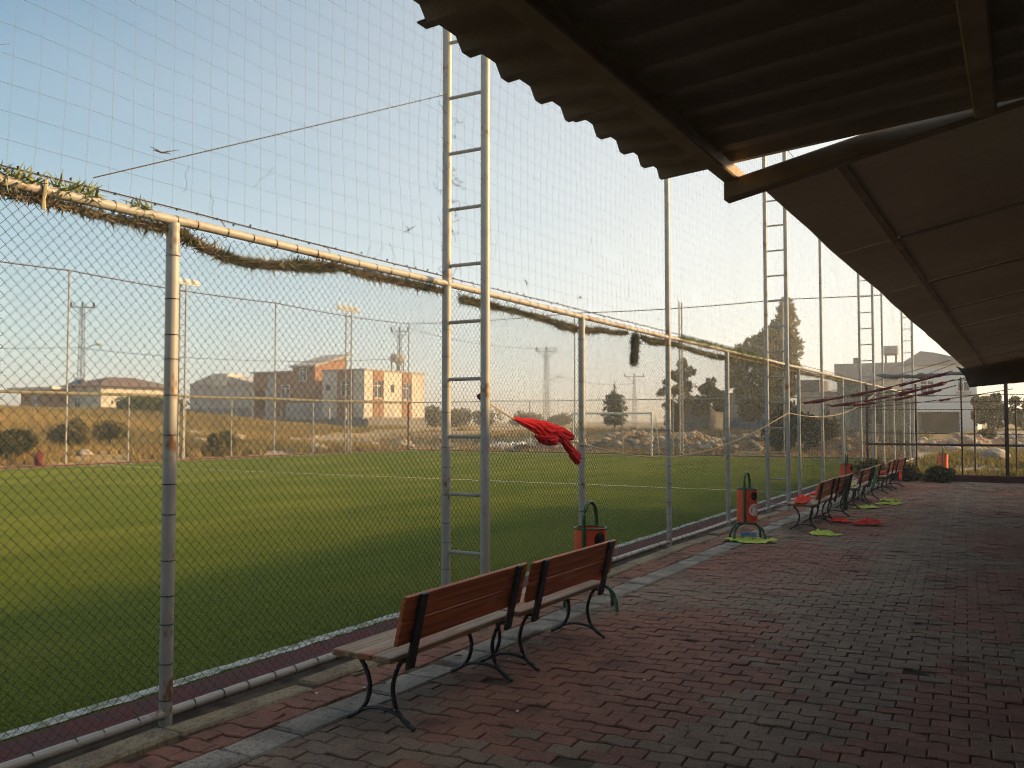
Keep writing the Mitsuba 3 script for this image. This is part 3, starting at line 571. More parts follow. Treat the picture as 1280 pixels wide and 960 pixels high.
def arch(side):       # a hoop of tube: apex under the drum, feet splayed outwards
    t = np.linspace(0, PI, 21); u = -0.205 * np.sign(np.cos(t)) * np.abs(np.cos(t)) ** 0.8; z = 0.012 + 0.222 * np.sin(t) ** 0.7; w = side * (0.135 - 0.095 * z / 0.234)
    a = math.radians(-80); c, s_ = math.cos(a), math.sin(a); return tubes(np.stack([u * c - w * s_, u * s_ + w * c, z], 1), 0.0165, 10, True)
ARCHES = [mikit.ply(arch(q), M['green'], smooth=50) for q in (-1, 1)]
SADDLE = mikit.ply(cbox((-0.06, -0.06, 0.222), (0.06, 0.06, 0.246), 0.006), M['green'])
def patch(phi, w, z0, h, r=0.1362, th=0.003): # a disc that hugs the drum
    q = np.linspace(0, 1, 5)[:, None]; t = np.arange(24) * 2 * PI / 24; x, z = q * w * np.cos(t), z0 + q * h * np.sin(t); ph = phi + x / r
    V = np.stack([(r + th) * np.cos(ph), (r + th) * np.sin(ph), z], -1).reshape(-1, 3); i, j = np.meshgrid(np.arange(4), np.arange(24), indexing='ij'); k = (j + 1) % 24
    return V, np.concatenate([np.stack([i * 24 + j, (i + 1) * 24 + j, (i + 1) * 24 + k], -1).reshape(-1, 3), np.stack([i * 24 + j, (i + 1) * 24 + k, i * 24 + k], -1).reshape(-1, 3)])
HOLE = mikit.ply(patch(-2.44, 0.055, 0.605, 0.062), M['black']); EMB = mikit.ply(patch(-2.52, 0.072, 0.42, 0.082), M['white'])
def emblem():
    m = []
    for s in range(3): # a plain ring of three arcs and a dot
        t = np.linspace(0.2, 1.8, 9) + s * 2 * PI / 3; r = 0.1405; ph = -2.52 + 0.048 * np.cos(t) / r
        m.append(tubes(np.stack([r * np.cos(ph), r * np.sin(ph), 0.42 + 0.055 * np.sin(t)], 1), 0.008, 5, True))
    return join(m)
EMB2 = mikit.ply(emblem(), M['orange'])
def bin_(x, y, rz, label, parts=True):
    k = thing('litter_bin', label, 'bin', 'orange litter bins'); b = T().translate([x, y, 0]).rotate([0, 0, 1], rz)
    d = part(k, 'drum', DRUM, None, place=b); part(d, 'opening', HOLE, None, place=b); e = part(d, 'emblem', EMB, None, place=b)
    part(d, 'emblem_mark', EMB2, None, place=b); part(k, 'rim', RIM, None, place=b); part(k, 'rim', LOWRIM, None, place=b); part(k, 'handle', HOOP, None, place=b @ T().rotate([0, 0, 1], -18)); part(k, 'stand', SADDLE, None, place=b)
    for q in ARCHES: part(k, 'leg_arch', q, None, place=b)
bin_(6.98, 3.22, 22, 'orange litter bin with green hoop handle behind the second bench')
bin_(12.02, 3.24, 20, 'orange litter bin on green arched legs with cloths under it')
bin_(19.95, 3.27, 20, 'orange litter bin among the far benches')
zz = float(zt(29.6, 2.12)); b_ = T().translate([29.6, 2.12, zz]).rotate([0, 1, 0], 9)
k = thing('litter_bin', 'weathered orange litter bin in the grass beyond the end fence', 'bin', 'orange litter bins')
for n_, s_ in (('drum', DRUM), ('rim', RIM), ('handle', HOOP), ('stand', SADDLE), ('leg_arch', ARCHES[0]), ('leg_arch', ARCHES[1])): part(k, n_, s_, None, place=b_)

def bib(x, y, z, r, m, seed, label, name='bib', cat='bib', st=(1, 1), h=0.035, group=None):
    v, f = cloth(r, seed, h, stretch=st); single(name, (v + [x, y, z], f), m, label, cat, group, smooth=60)
bib(11.95, 3.22, 0.004, 0.34, 'limebib', 3, 'lime green bib spread under the second orange bin', st=(0.8, 1.0), h=0.05)
bib(12.12, 3.26, 0.05, 0.16, 'bluecloth', 4, 'blue cloth lying under the second orange bin', 'cloth', 'cloth', h=0.05)
bib(13.2, 2.47, 0.004, 0.27, 'limebib', 5, 'lime green bib alone on the paving in front of the far benches', h=0.06, st=(0.8, 1))
bib(14.9, 2.52, 0.004, 0.22, 'redbib', 6, 'red bib on the paving under the far benches', h=0.06)
bib(14.7, 2.12, 0.004, 0.24, 'redbib', 7, 'red bib on the open paving beside the far benches', h=0.07, st=(0.8, 1))
bib(17.5, 2.55, 0.004, 0.26, 'limebib', 8, 'lime green bib on the paving beside the third far bench', h=0.05, st=(0.8, 1))
bib(18.5, 2.28, 0.004, 0.30, 'limebib', 9, 'lime green bib farther out on the paving, in front of the fourth far bench', h=0.06, st=(0.8, 1))
bib(19.3, 2.34, 0.004, 0.26, 'limebib', 10, 'lime green bib farthest along the paving', h=0.05, st=(0.8, 1))
bib(13.75, 2.86, 0.393, 0.26, 'redbib', 11, 'orange red bib on the seat of the first far bench', h=0.09, st=(1.2, 0.7))
bib(14.55, 2.84, 0.393, 0.22, 'redbib', 12, 'orange red bib over the far end of the first far bench', h=0.09, st=(1.0, 0.7))
bib(17.6, 2.84, 0.393, 0.2, 'limebib', 13, 'lime green bib on the seat of the third far bench', h=0.08, st=(1.1, 0.8))
bib(21.6, 2.86, 0.393, 0.34, 'redbib', 14, 'bright red bib on the seat of the fifth far bench', h=0.11, st=(1.3, 0.7))
def drape(x, y, m, seed, label, w=0.34, z0=0.15, z1=0.73):
    """A bib hung over a bench back: both sides and the fold over the top."""
    u, t = np.meshgrid(np.linspace(0, 1, 16), np.linspace(0, 1, 26), indexing='ij'); s = t * 2 - 1
    zz = z1 - np.abs(s) * (z1 - z0) * np.where(s < 0, 1.0, 0.6); yy = np.where(s < 0, -0.018, 0.042) + 0.012 - 0.225 * (np.maximum(zz, 0.33) - 0.315); yy = np.where(np.abs(s) < 0.06, 0.012 - 0.225 * (zz - 0.315) + 0.4 * s * 0.1 + 0.012, yy)
    P = np.stack([x + (u - 0.5) * w * (1 + 0.15 * np.abs(s)), y + yy, zz], -1); nz_ = fb(np.stack([u * 3.2, t * 1.5, 0 * u + seed], -1), seed, 2)
    P[..., 1] += np.where(s < 0, -1, 1) * np.abs(nz_) * 0.07; P[..., 2] += 0.05 * fb(np.stack([u * 3, 0 * u, t], -1), seed); P[..., 0] += 0.03 * nz_
    a, b = P.shape[:2]; i, j = np.meshgrid(np.arange(a - 1), np.arange(b - 1), indexing='ij')
    F = np.stack([i * b + j, (i + 1) * b + j, (i + 1) * b + j + 1, i * b + j + 1], -1).reshape(-1, 4); single('bib', (P.reshape(-1, 3), F), m, label, 'bib', smooth=60)
M['darkgreen'] = mat('darkgreen', (0.02, 0.05, 0.02), 0.9)
drape(15.65, 2.62, 'darkgreen', 3, 'dark green bib hanging over the end of the second far bench', 0.42, 0.12)
drape(18.85, 2.62, 'greenbib', 4, 'green bib hanging over the back of the fourth far bench', 0.34, 0.30)
drape(23.3, 2.62, 'redbib', 6, 'red bib hanging over the back of the last far bench', 0.4, 0.2)
for n_, (x, y) in enumerate(((5.25, 3.02), (4.35, 2.45), (4.28, 3.46), (5.25, 2.06), (7.3, 2.72), (4.05, 3.63), (5.9, 3.3), (6.4, 1.7))):
    v, f = blob((x, y, 0.007), (0.011, 0.007, 0.004), n_, 0.8, 2, 2); single('litter_scrap', (v, f), 'white', 'tiny white scrap of litter on the paving', 'litter', 'white scraps of litter on the paving')
def dry_leaf(x, y, seed):
    g = np.random.default_rng(seed); a = g.random() * 6; q = np.array([(-1, 0, 0), (-0.3, 0.35, 0.25), (0.5, 0.3, 0.3), (1, 0, 0.15), (0.4, -0.35, 0.3), (-0.4, -0.3, 0.2), (0, 0, 0.02)]) * 0.03
    v = np.c_[q[:, 0] * math.cos(a) - q[:, 1] * math.sin(a) + x, q[:, 0] * math.sin(a) + q[:, 1] * math.cos(a) + y, q[:, 2] + 0.008]; return v, np.array([(i, (i + 1) % 6, 6) for i in range(6)])
for n_, (x, y) in enumerate(((8.6, 2.2), (5.05, 1.62), (7.05, 2.1), (4.55, 1.55), (4.9, 3.58), (6.2, 3.1), (9.4, 1.9), (5.6, 1.1), (4.4, 3.42), (5.15, 3.36))):
    single('dry_leaf', dry_leaf(x, y, n_), 'bark', 'small curled dry leaf on the paving', 'leaf', 'dry leaves on the paving')

# ================================================================ CANOPIES AND WALL
c1 = thing('corrugated_canopy', 'dark corrugated metal canopy overhead nearest the camera', 'canopy')
EY, EZ, SL = 1.39, 2.67, 0.085
def corr(x0, n, p=0.225):
    px_, pz = [], []
    for q in range(n):
        for dx, z in ((0, 0), (0.045, 0), (0.075, 0.036), (0.190, 0.036)): px_.append(x0 + q * p + dx); pz.append(z)
    px_.append(x0 + n * p); pz.append(0.0); px_.append(x0 + n * p + 0.03); pz.append(0.0)
    px_, pz = np.array(px_), np.array(pz); V = []
    for y in (EY, -2.75):
        for o in (0, 0.004): V.append(np.stack([px_, 0 * px_ + y, EZ + (EY - y) * SL + pz + o], 1))
    V = np.vstack(V); m = len(px_); k = np.arange(m - 1); q4 = lambda a, b: np.stack([a * m + k, a * m + k + 1, b * m + k + 1, b * m + k], 1)
    return V, np.vstack([q4(0, 2), q4(3, 1), q4(1, 0), q4(2, 3)])
XE = 3.74
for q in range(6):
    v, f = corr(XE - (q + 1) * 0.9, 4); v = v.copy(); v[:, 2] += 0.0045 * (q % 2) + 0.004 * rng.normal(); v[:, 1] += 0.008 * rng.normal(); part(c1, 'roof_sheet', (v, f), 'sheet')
def purlin(parent, x0, x1, y, w, h, z, m='steel'): part(parent, 'purlin', cbox((x0, y - w / 2, z - h), (x1, y + w / 2, z), 0.006), m)
zr = lambda y: EZ + (EY - y) * SL
for y in (1.08, 0.10, -0.95, -2.0): purlin(c1, -1.4, 4.02 if y > 1 else 3.70, y, 0.075, 0.055, zr(y) - 0.006)
part(c1, 'rafter', cbox((-0.6, -2.7, zr(0) - 0.14), (-0.52, 1.2, zr(0) - 0.075), 0.005), 'steel')
c2 = thing('panel_canopy', 'long smooth panel canopy over the walk beyond the corrugated one', 'canopy')
E2Y, E2Z, SL2 = 0.99, 2.635, 0.21
z2 = lambda y: E2Z + (E2Y - y) * SL2
def slab(x0, x1, ya, yb, z_of, th, wob=0.0):
    n = 8; xs = np.linspace(x0, x1, n); ya_ = ya + wob * fb(np.stack([xs * 1.4, 0 * xs, 0 * xs], 1), 12) * 2
    zo = wob * 0.9 * fb(np.stack([xs * 1.1, 0 * xs + 4, 0 * xs], 1), 13)
    V = np.vstack([np.stack([xs, ya_, z_of(ya_) + zo], 1), np.stack([xs, 0 * xs + yb, z_of(0 * xs + yb)], 1), np.stack([xs, ya_, z_of(ya_) + th + zo], 1), np.stack([xs, 0 * xs + yb, z_of(0 * xs + yb) + th], 1)])
    k = np.arange(n - 1); q4 = lambda a, b: np.stack([a * n + k, a * n + k + 1, b * n + k + 1, b * n + k], 1)
    F = np.vstack([q4(0, 1), q4(3, 2), q4(2, 0), q4(1, 3), [[0, n, 3 * n, 2 * n]], [[n - 1, 3 * n - 1, 4 * n - 1, 2 * n - 1]]]); return V, F
xs = [3.86] + [5.84 + 2.005 * q for q in range(8)]
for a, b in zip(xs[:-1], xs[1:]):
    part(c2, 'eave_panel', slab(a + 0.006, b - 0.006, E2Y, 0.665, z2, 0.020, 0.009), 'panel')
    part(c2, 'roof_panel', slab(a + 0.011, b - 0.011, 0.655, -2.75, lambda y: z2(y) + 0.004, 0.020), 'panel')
for x in xs[1:-1]: part(c2, 'joint_strip', slab(x - 0.028, x + 0.028, 0.63, -2.7, lambda y: z2(y) - 0.010, 0.010), 'sheet')
part(c2, 'joint_strip', cbox((3.9, 0.635, z2(0.65) - 0.014), (xs[-1], 0.68, z2(0.65) - 0.002), 0.003), 'steel')
v, f = cbox((3.79, -2.7, -0.055), (3.862, 1.11, 0.030), 0.006); v = v.copy(); v[:, 2] += z2(v[:, 1]) - 0.004; part(c2, 'front_beam', (v, f), 'steel')
V = np.array([(y, z) for y, z in ((1.17, 2.70), (1.0, 2.48), (0.93, 2.26), (0.5, 2.30), (0.0, 2.34), (-2.7, 2.40), (-2.7, z2(-2.7)), (1.05, z2(1.05) + 0.02))]); e = trimesh.creation.extrude_polygon(Polygon(V), 0.02, engine='earcut'); v = np.array(e.vertices)
part(c2, 'end_sheet', (np.c_[xs[-1] + 0.03 + v[:, 2], v[:, 0], v[:, 1]], np.array(e.faces)), 'darksteel', label='dark sheet hanging from the far end')
club = thing('clubhouse', 'long low building along the back of the covered walk', 'building')
part(club, 'wall', bar((-6, -2.85, -0.1), (30, -2.65, 3.25)), 'darkwall'); part(club, 'end_wall', bar((-1.6, -2.65, -0.1), (-1.4, 3.6, 3.1)), 'darkwall')
part(club, 'roof', bar((-6, -7.0, 3.26), (30, -2.6, 3.36)), 'sheet'); part(club, 'back_wall', bar((-6, -7.0, -0.1), (30, -6.8, 3.25)), 'darkwall')

# bunting cords with rolled flags between fence and canopy
def bunting(a, b, flags, label, sag=0.06, thick=0.04):
    k = thing('bunting', label, 'bunting', 'cords with rolled brown flags at the far canopy'); p = sagline(a, b, sag, 30); part(k, 'cord', tubes(p, 0.010, 5), 'cord')
    g = np.random.default_rng(int(a[0] * 100))
    for t0, t1 in flags:
        q = sagline(a, b, sag, 200)[int(t0 * 199):int(t1 * 199) + 1][::6]; r = thick * (0.5 + 2.2 * np.abs(fb(q * 5, 3))); q = q + [0, 0, -0.012]
        part(k, 'rolled_flag', tubes(q, r, 8, True), 'brown_flag', smooth=60)
bunting((18.7, 3.9, 1.965), (18.9, 1.15, 2.55), [(0.02, 0.30), (0.34, 0.62), (0.66, 0.97)], 'brown cord with rolled flags starting lowest at left, nearest of them')
bunting((21.2, 3.9, 1.93), (19.9, 1.2, 2.42), [(0.05, 0.28), (0.33, 0.55), (0.6, 0.93)], 'cord with rolled flags second from the near side')
bunting((23.8, 3.9, 1.98), (20.6, 1.2, 2.33), [(0.1, 0.33), (0.5, 0.66), (0.7, 0.9)], 'cord with rolled flags third from the near side')
bunting((24.2, 3.9, 2.20), (20.5, 0.4, 2.62), [(0.42, 0.50), (0.55, 0.72)], 'slanting cord with rolled flags highest at the canopy', thick=0.026)
bunting((23.5, 3.9, 1.90), (22.5, 0.2, 2.30), [(0.6, 0.68)], 'thin cord with one small rolled flag, lowest at the canopy')
for n_, (a, b) in enumerate((((21.2, 3.9, 2.25), (17.4, 1.1, 2.66)), ((26.6, 3.9, 2.3), (18.5, 1.1, 2.66)))):
    single('cord', tubes(sagline(a, b, 0.03), 0.007, 5), 'tarp', ['thin pale cord from fence to canopy above the bunting', 'pale cord running farther back to the canopy above the bunting'][n_], 'cord')
q = np.vstack([sagline((22.5, 3.0, 2.685), (21.0, 1.25, 2.60), 0.05, 30), [(20.7, 0.2, 2.60)]]); q[:, 2] += 0.07 * fb(q * 2.3, 8); rr = 0.030 + 0.11 * np.abs(fb(q * 3.1, 9)); rr[0] = 0.012
v, f = tubes(q, rr, 11, True); v = v.copy(); v += 0.03 * fb(v * 7, 4)[:, None] * [0.5, 0.5, 1.5]; single('rolled_tarp', (v, f), 'tarp', 'grey rolled tarp jutting out of the far canopy towards the fence', 'tarp', smooth=40)
# fence that closes the walk
ef = thing('end_fence', 'dark brown metal fence closing the far end of the paved walk', 'fence')
XF = 26.6
part(ef, 'post', cbox((XF - 0.05, 0.35, -0.05), (XF + 0.05, 0.44, 2.75), 0.006), 'darksteel')
for y, h, r in ((1.44, 2.75, 0.022), (2.55, 2.6, 0.028), (3.8, 2.6, 0.03), (-0.9, 2.7, 0.04)): part(ef, 'post', seg((XF, y, -0.05), (XF, y, h), r, 10), 'darksteel', smooth=40)
part(ef, 'rail', seg((XF - 0.03, -2.6, 0.96), (XF - 0.03, 3.85, 0.96), 0.03, 8), 'darksteel', smooth=40)
for z in (1.27, 1.92, 2.12, 2.3): part(ef, 'strand', tubes(sagline((XF, -2.6, z), (XF, 3.85, z), 0.02), 0.010, 5), 'darksteel')
part(ef, 'base_wall', cbox((XF - 0.08, -2.6, -0.1), (XF + 0.08, 3.3, 0.17), 0.015), 'redstrip')
for n_, y in enumerate((1.25, 0.2)): single('thin_post', seg((29.3, y, -0.3), (29.3, y, 2.2), 0.025, 8), 'darksteel', ['thin brown post behind the end fence, left one', 'thin brown post behind the end fence, right of the thick post'][n_], 'post', smooth=40)

# ================================================================ FAR GOAL
gl = thing('football_goal', 'white football goal with net at the far end of the pitch', 'goal')
gx0, gy0, gy1, gh = 39.05, 14.9, 18.9, 1.95
for y in (gy0, gy1): part(gl, 'post', seg((gx0, y, 0), (gx0, y, gh), 0.045, 10), 'white', smooth=40); part(gl, 'brace', seg((gx0 + 1.0, y, 0), (gx0 + 0.5, y, gh), 0.02, 8), 'white', smooth=40); part(gl, 'brace', seg((gx0, y, gh), (gx0 + 0.5, y, gh), 0.02, 8), 'white', smooth=40)
part(gl, 'crossbar', seg((gx0, gy0 - 0.045, gh), (gx0, gy1 + 0.045, gh), 0.045, 10), 'white', smooth=40)
t = np.linspace(gy0, gy1, 34); th = np.linspace(0, 1, 17)
A = np.stack([np.stack([gx0 + 0.5 + 0.5 * th, np.full(17, y), gh * (1 - th)], 1) for y in t]); part(gl, 'netting', join(tubes(A, 0.002, 3), tubes(A.transpose(1, 0, 2), 0.002, 3)), 'net', kind='stuff')

# ================================================================ HILL: grass, rocks, bushes, heaps
g = np.random.default_rng(42)
def tufts(n, xr, yr, h, cols, name, label, keep=None):
    x, y = g.uniform(*xr, n), g.uniform(*yr, n)
    dens = meshkit.fbm(np.stack([x * 0.25, y * 0.25, 0 * x], 1), 3, 8); ok = dens > 0.36
    if keep is not None: ok &= keep(x, y)
    x, y = x[ok], y[ok]; n = len(x); z = zt(x, y); m = 3
    c = np.repeat(np.stack([x, y, z], 1), m, 0); k = n * m; a = g.random(k) * 2 * PI; hh = (h * (0.5 + g.random(n)) * (0.55 + 0.9 * dens[ok])).repeat(m)
    c[:, 0] += 0.12 * g.normal(size=k); c[:, 1] += 0.12 * g.normal(size=k)
    tip = c + np.stack([0.35 * hh * np.cos(a), 0.35 * hh * np.sin(a), hh], 1); s = np.stack([-np.sin(a), np.cos(a), 0 * a], 1) * (0.030 + 0.02 * g.random(k))[:, None]
    V = np.stack([c - s, c + s, tip], 1).reshape(-1, 3); A, B = np.array(cols[0]), np.array(cols[1]); pt = np.clip((meshkit.fbm(np.stack([x * 0.13, y * 0.13, 0 * x], 1), 3, 77) - 0.42) * 5, 0, 1).repeat(m)[:, None]; col = np.repeat((A + (B - A) * g.random((k, 1))) * (1 - pt * [0.26, 0.20, 0.15]), 3, 0)
    single(name, (V, np.arange(3 * k).reshape(-1, 3)), 'foliage', label, 'grass', kind='stuff', color=col)
tufts(60000, (14, 70), (30.6, 70), 0.33, ((0.36, 0.24, 0.07), (0.52, 0.38, 0.15)), 'dry_grass', 'tall dry golden grass covering the hill behind the far fence', lambda x, y: (y > 31) & ~((x > 42) & (y < 40 + (x - 42) * 0.4)))
tufts(9000, (27.5, 46), (-9, 3.4), 0.20, ((0.20, 0.16, 0.045), (0.34, 0.26, 0.085)), 'rough_grass', 'short yellow green grass beyond the end fence of the walk')
tufts(5000, (41.5, 62), (4.5, 40), 0.22, ((0.30, 0.20, 0.08), (0.40, 0.30, 0.14)), 'dry_weeds', 'sparse dry weeds on the bare ground behind the goal')
def rock(x, y, s, label, grp, m='rock'):
    seed = int(abs(x * 131 + y * 17)) % 9973; v, f = blob((x, y, float(zt(x, y)) + 0.15 * s), np.array([1, 0.8, 0.6]) * s, seed, 0.5, 2, 1.2); single('rock', (v, f), m, label, 'rock', grp)
for _ in range(60):
    x, y = g.uniform(17, 46), g.uniform(31.4, 46); rock(x, y, 0.22 + 0.42 * g.random() ** 2, 'pale weathered rock lying in the dry grass of the hill', 'pale rocks in the hillside grass')
for _ in range(26):
    x, y = g.uniform(33, 47), g.uniform(-4.5, 2.6); rock(x, y, 0.2 + 0.5 * g.random() ** 1.5, 'pale boulder in the rough grass beyond the end fence', 'boulders beyond the end fence')
def heap(cx, cy, rx, ry, h, label, seed, m, stones):
    gg = np.random.default_rng(seed); n = 34; u, w = np.meshgrid(np.linspace(-1, 1, n), np.linspace(-1, 1, n), indexing='ij'); x, y = cx + u * rx, cy + w * ry
    d = np.clip(1 - (u ** 2 + w ** 2), 0, 1); P = np.stack([x, y, 0 * x], -1); z = zt(x, y) - 0.08 + h * d * (0.75 + 1.3 * fb(P * 0.6, seed) + 0.5 * fb(P * 2.2, seed + 1))
    i, j = np.meshgrid(np.arange(n - 1), np.arange(n - 1), indexing='ij'); F = np.stack([i * n + j, (i + 1) * n + j, (i + 1) * n + j + 1, i * n + j + 1], -1).reshape(-1, 4)
    k = thing('rubble_heap', label, 'heap', 'heaps of earth and rubble'); part(k, 'earth', (np.stack([x, y, z], -1).reshape(-1, 3), F), m)
    ms = []
    for _ in range(stones):
        a, r = gg.random() * 2 * PI, gg.random() ** 0.5 * 0.93; ii, jj = int((math.cos(a) * r + 1) / 2 * (n - 1)), int((math.sin(a) * r + 1) / 2 * (n - 1)); s = 0.06 + 0.24 * gg.random() ** 2.2
        ms.append(blob((x[ii, jj] + 0.1 * gg.normal(), y[ii, jj] + 0.1 * gg.normal(), z[ii, jj] + 0.2 * s), np.array([1, 0.8, 0.65]) * s, int(gg.integers(999)), 0.55, 1, 1.2))
    part(k, 'rubble', join(ms), 'rock', kind='stuff')
heap(46.6, 23.2, 2.6, 3.4, 0.95, 'brown rubble heap behind the red cloth', 51, 'redsoil', 170)
heap(47.5, 19.0, 2.6, 3.2, 1.25, 'brown rubble heap behind the goal post', 52, 'redsoil', 190)
heap(47.0, 15.4, 2.4, 2.6, 1.15, 'brown rubble heap under the big tree', 53, 'redsoil', 170)
heap(48.0, 12.7, 2.2, 1.9, 0.75, 'low pale rubble heap beside the dark shrub', 54, 'redsoil', 110)
heap(46.8, 7.6, 2.6, 2.6, 0.7, 'low heap seen through the near fence beyond the dark shrub', 55, 'redsoil', 80)
heap(49.5, 3.2, 2.5, 2.4, 0.8, 'reddish earth heap before the white house at right', 56, 'redsoil', 60)
heap(50.0, -0.4, 2.6, 2.2, 0.7, 'reddish earth heap at the right edge', 57, 'redsoil', 60)
ms = [cloth(0.5, s, 0.22) for s in (61, 62, 63)]
single('litter_pile', join(move(ms[0], (44.2, 25.4, 0.2)), move(ms[1], (44.4, 24.8, 0.25)), move(ms[2], (44.0, 25.9, 0.2))), 'white', 'small white pile of litter behind the goal end fence', 'litter', smooth=50)

def shrub(x, y, w, h, label, seed, cols=((0.05, 0.06, 0.02), (0.12, 0.12, 0.045)), n=2600, size=0.10, name='shrub', cat='shrub', group=None, z=None):
    gg = np.random.default_rng(seed); z0 = float(zt(x, y)) if z is None else z; cl = []
    for _ in range(11): a = gg.random() * 6.28; r = gg.random() * 0.75; s = 0.28 + 0.2 * gg.random(); cl.append((x + math.cos(a) * r * w / 2, y + math.sin(a) * r * w / 2, z0 + h * (0.25 + 0.5 * gg.random() * (1 - 0.5 * r)), w * s * 0.7, w * s * 0.7, h * s * 0.8))
    (m, col) = leaves(cl, n, size, seed, cols); k = thing(name, label, cat, group); part(k, 'foliage', m, 'foliage', color=col)
    st = [tubes([(x + 0.05 * gg.normal(), y + 0.05 * gg.normal(), z0 - 0.05), (x + 0.3 * w * 0.5 * gg.normal(), y + 0.3 * w * 0.5 * gg.normal(), z0 + 0.55 * h)], [0.03, 0.012], 5) for _ in range(5)]
    part(k, 'stem', join(st), 'bark')
dk = ((0.065, 0.062, 0.024), (0.14, 0.125, 0.048)); br = ((0.13, 0.11, 0.042), (0.23, 0.19, 0.075))
shrub(19.5, 32.3, 2.0, 1.15, 'dark round shrub at the left edge behind the far fence', 71, dk, 3800)
shrub(24.0, 35.4, 1.6, 1.6, 'dark shrub on the hill behind the first tall net post', 72, br, 2200)
shrub(27.6, 37.4, 1.5, 1.2, 'loose olive shrub on the hillside left of the first fence post', 73, br, 1800)
shrub(28.6, 31.6, 1.3, 1.2, 'small olive bush behind the far fence right of the floodlight mast', 74, br, 1300)
shrub(43.9, 56.2, 5.2, 1.3, 'wide green bush on the hilltop beside the first house', 75, ((0.09, 0.11, 0.03), (0.16, 0.17, 0.05)), 3000, 0.16)
shrub(45.0, 10.05, 2.3, 2.5, 'big dark shrub behind the second ladder mast', 76, ((0.02, 0.022, 0.012), (0.05, 0.048, 0.025)), 4200, 0.12)
shrub(46.5, 8.6, 1.8, 1.7, 'lower dark shrub right of the big dark one', 77, dk, 2000, 0.12)
for n_, (x, y, w, h) in enumerate(((78.5, 54.1, 3.4, 2.4), (84, 55.2, 4.0, 2.2), (92.4, 60.1, 4.2, 2.6), (93.9, 57.5, 3.6, 2.4), (96, 53, 4, 2.0), (99, 50, 4, 1.8))):
    shrub(x, y, w, h, ('leftmost', 'second', 'third', 'fourth', 'fifth', 'rightmost')[n_] + ' bushy tree in the distant row beyond the white and brick house', 80 + n_, ((0.15, 0.13, 0.07), (0.26, 0.22, 0.12)), 900, 0.2, 'distant_bush', 'bush', 'distant row of bushes')
shrub(26.0, 3.55, 1.0, 0.62, 'low dark clipped bush at the left end of the end fence', 87, dk, 2600, 0.05, 'low_bush', 'bush', z=0.0)
shrub(25.95, 2.75, 0.9, 0.5, 'second low dark bush in front of the end fence', 88, dk, 2200, 0.05, 'low_bush', 'bush', z=0.0)
shrub(26.05, 1.95, 0.8, 0.42, 'third low bush in front of the end fence', 89, dk, 1800, 0.05, 'low_bush', 'bush', z=0.0)
# red sack by the far fence
z0 = float(zt(19.5, 30.6)); sk = blob((19.5, 30.6, z0 + 0.26), (0.15, 0.15, 0.30), 5, 0.25, 3, 1.5, flat=z0)
k = thing('sack', 'dark red sack standing against the far fence at left', 'sack'); part(k, 'bag', sk, 'brown_flag', smooth=60); part(k, 'neck', tubes([(19.5, 30.6, z0 + 0.5), (19.5, 30.6, z0 + 0.56), (19.51, 30.6, z0 + 0.62)], [0.06, 0.03, 0.055], 10, True), 'brown_flag', smooth=60)

# ================================================================ TREES
def tree(label, x, y, clumps, n, size, seed, cols, trunk, group=None, droop=0.0, long=1.0, shell=0.6):
    z0 = float(zt(x, y)); k = thing('tree', label, 'tree', group); (m, col) = leaves(clumps, n, size, seed, cols, shell, droop, long); part(k, 'crown', m, 'foliage', color=col)
    gg = np.random.default_rng(seed); top = np.array(trunk[1], float); base = np.array([x, y, z0 - 0.15]); mid = (base + top) / 2 + 0.15 * gg.normal(size=3) * [1, 1, 0]
    ms = [tubes([base, mid, top], [trunk[0], trunk[0] * 0.75, trunk[0] * 0.35], 9)]
    for c in clumps:
        c = np.array(c[:3]); b = base + (top - base) * min(0.95, max(0.25, (c[2] - z0) / (top[2] - z0) * 0.75)); ms.append(tubes([b, (b + c) / 2 + 0.12 * gg.normal(size=3), c], [trunk[0] * 0.35, trunk[0] * 0.2, 0.012], 5))
    part(k, 'trunk', join(ms), 'bark')
def spread(rows): # (lateral, height, r, rz) in the tree's own frame, facing the camera
    return rows
ct, st_ = math.sin(YAW), -math.cos(YAW)      # picture-right direction on the ground
def clump(x, y, rows, seed):
    gg = np.random.default_rng(seed); return [(x + ct * l + FWD[0] * d, y + st_ * l + FWD[1] * d, z, r, r, rz) for l, z, r, rz in rows for d in (gg.normal() * r * 0.6,)]
R_ = [(-1.3, 2.2, 0.8, 0.7), (-1.3, 3.3, 1.0, 0.9), (-1.9, 4.4, 0.95, 0.9), (-0.6, 4.8, 1.0, 0.9), (-1.8, 5.8, 0.95, 0.8), (-1.0, 6.9, 0.75, 0.6), (-0.5, 6.3, 1.0, 0.9), (0.2, 5.6, 0.9, 0.9), (0.7, 6.2, 1.0, 0.9), (1.3, 5.4, 0.8, 0.9), (1.5, 6.6, 0.8, 0.9), (0.9, 7.4, 0.9, 0.9), (0.2, 7.6, 0.8, 0.7), (1.15, 8.5, 0.8, 0.8), (1.1, 9.3, 0.6, 0.6), (1.2, 9.85, 0.4, 0.4), (0.3, 4.2, 0.9, 0.8), (1.2, 4.0, 0.7, 0.8), (-0.1, 3.0, 0.8, 0.8), (-2.4, 5.0, 0.6, 0.6), (-2.0, 6.5, 0.5, 0.4), (1.5, 7.6, 0.5, 0.6), (-0.3, 7.3, 0.55, 0.5), (0.8, 3.0, 0.6, 0.7), (-1.8, 3.6, 0.5, 0.5)]
ol = ((0.15, 0.135, 0.058), (0.27, 0.235, 0.105))
tree('big leaning eucalyptus like tree with two tops behind the second ladder mast', 62.6, 15.2, clump(62.6, 15.2, R_, 1), 9000, 0.15, 91, ol, (0.30, (62.7, 15.0, 8.6)), droop=0.9, long=1.3)
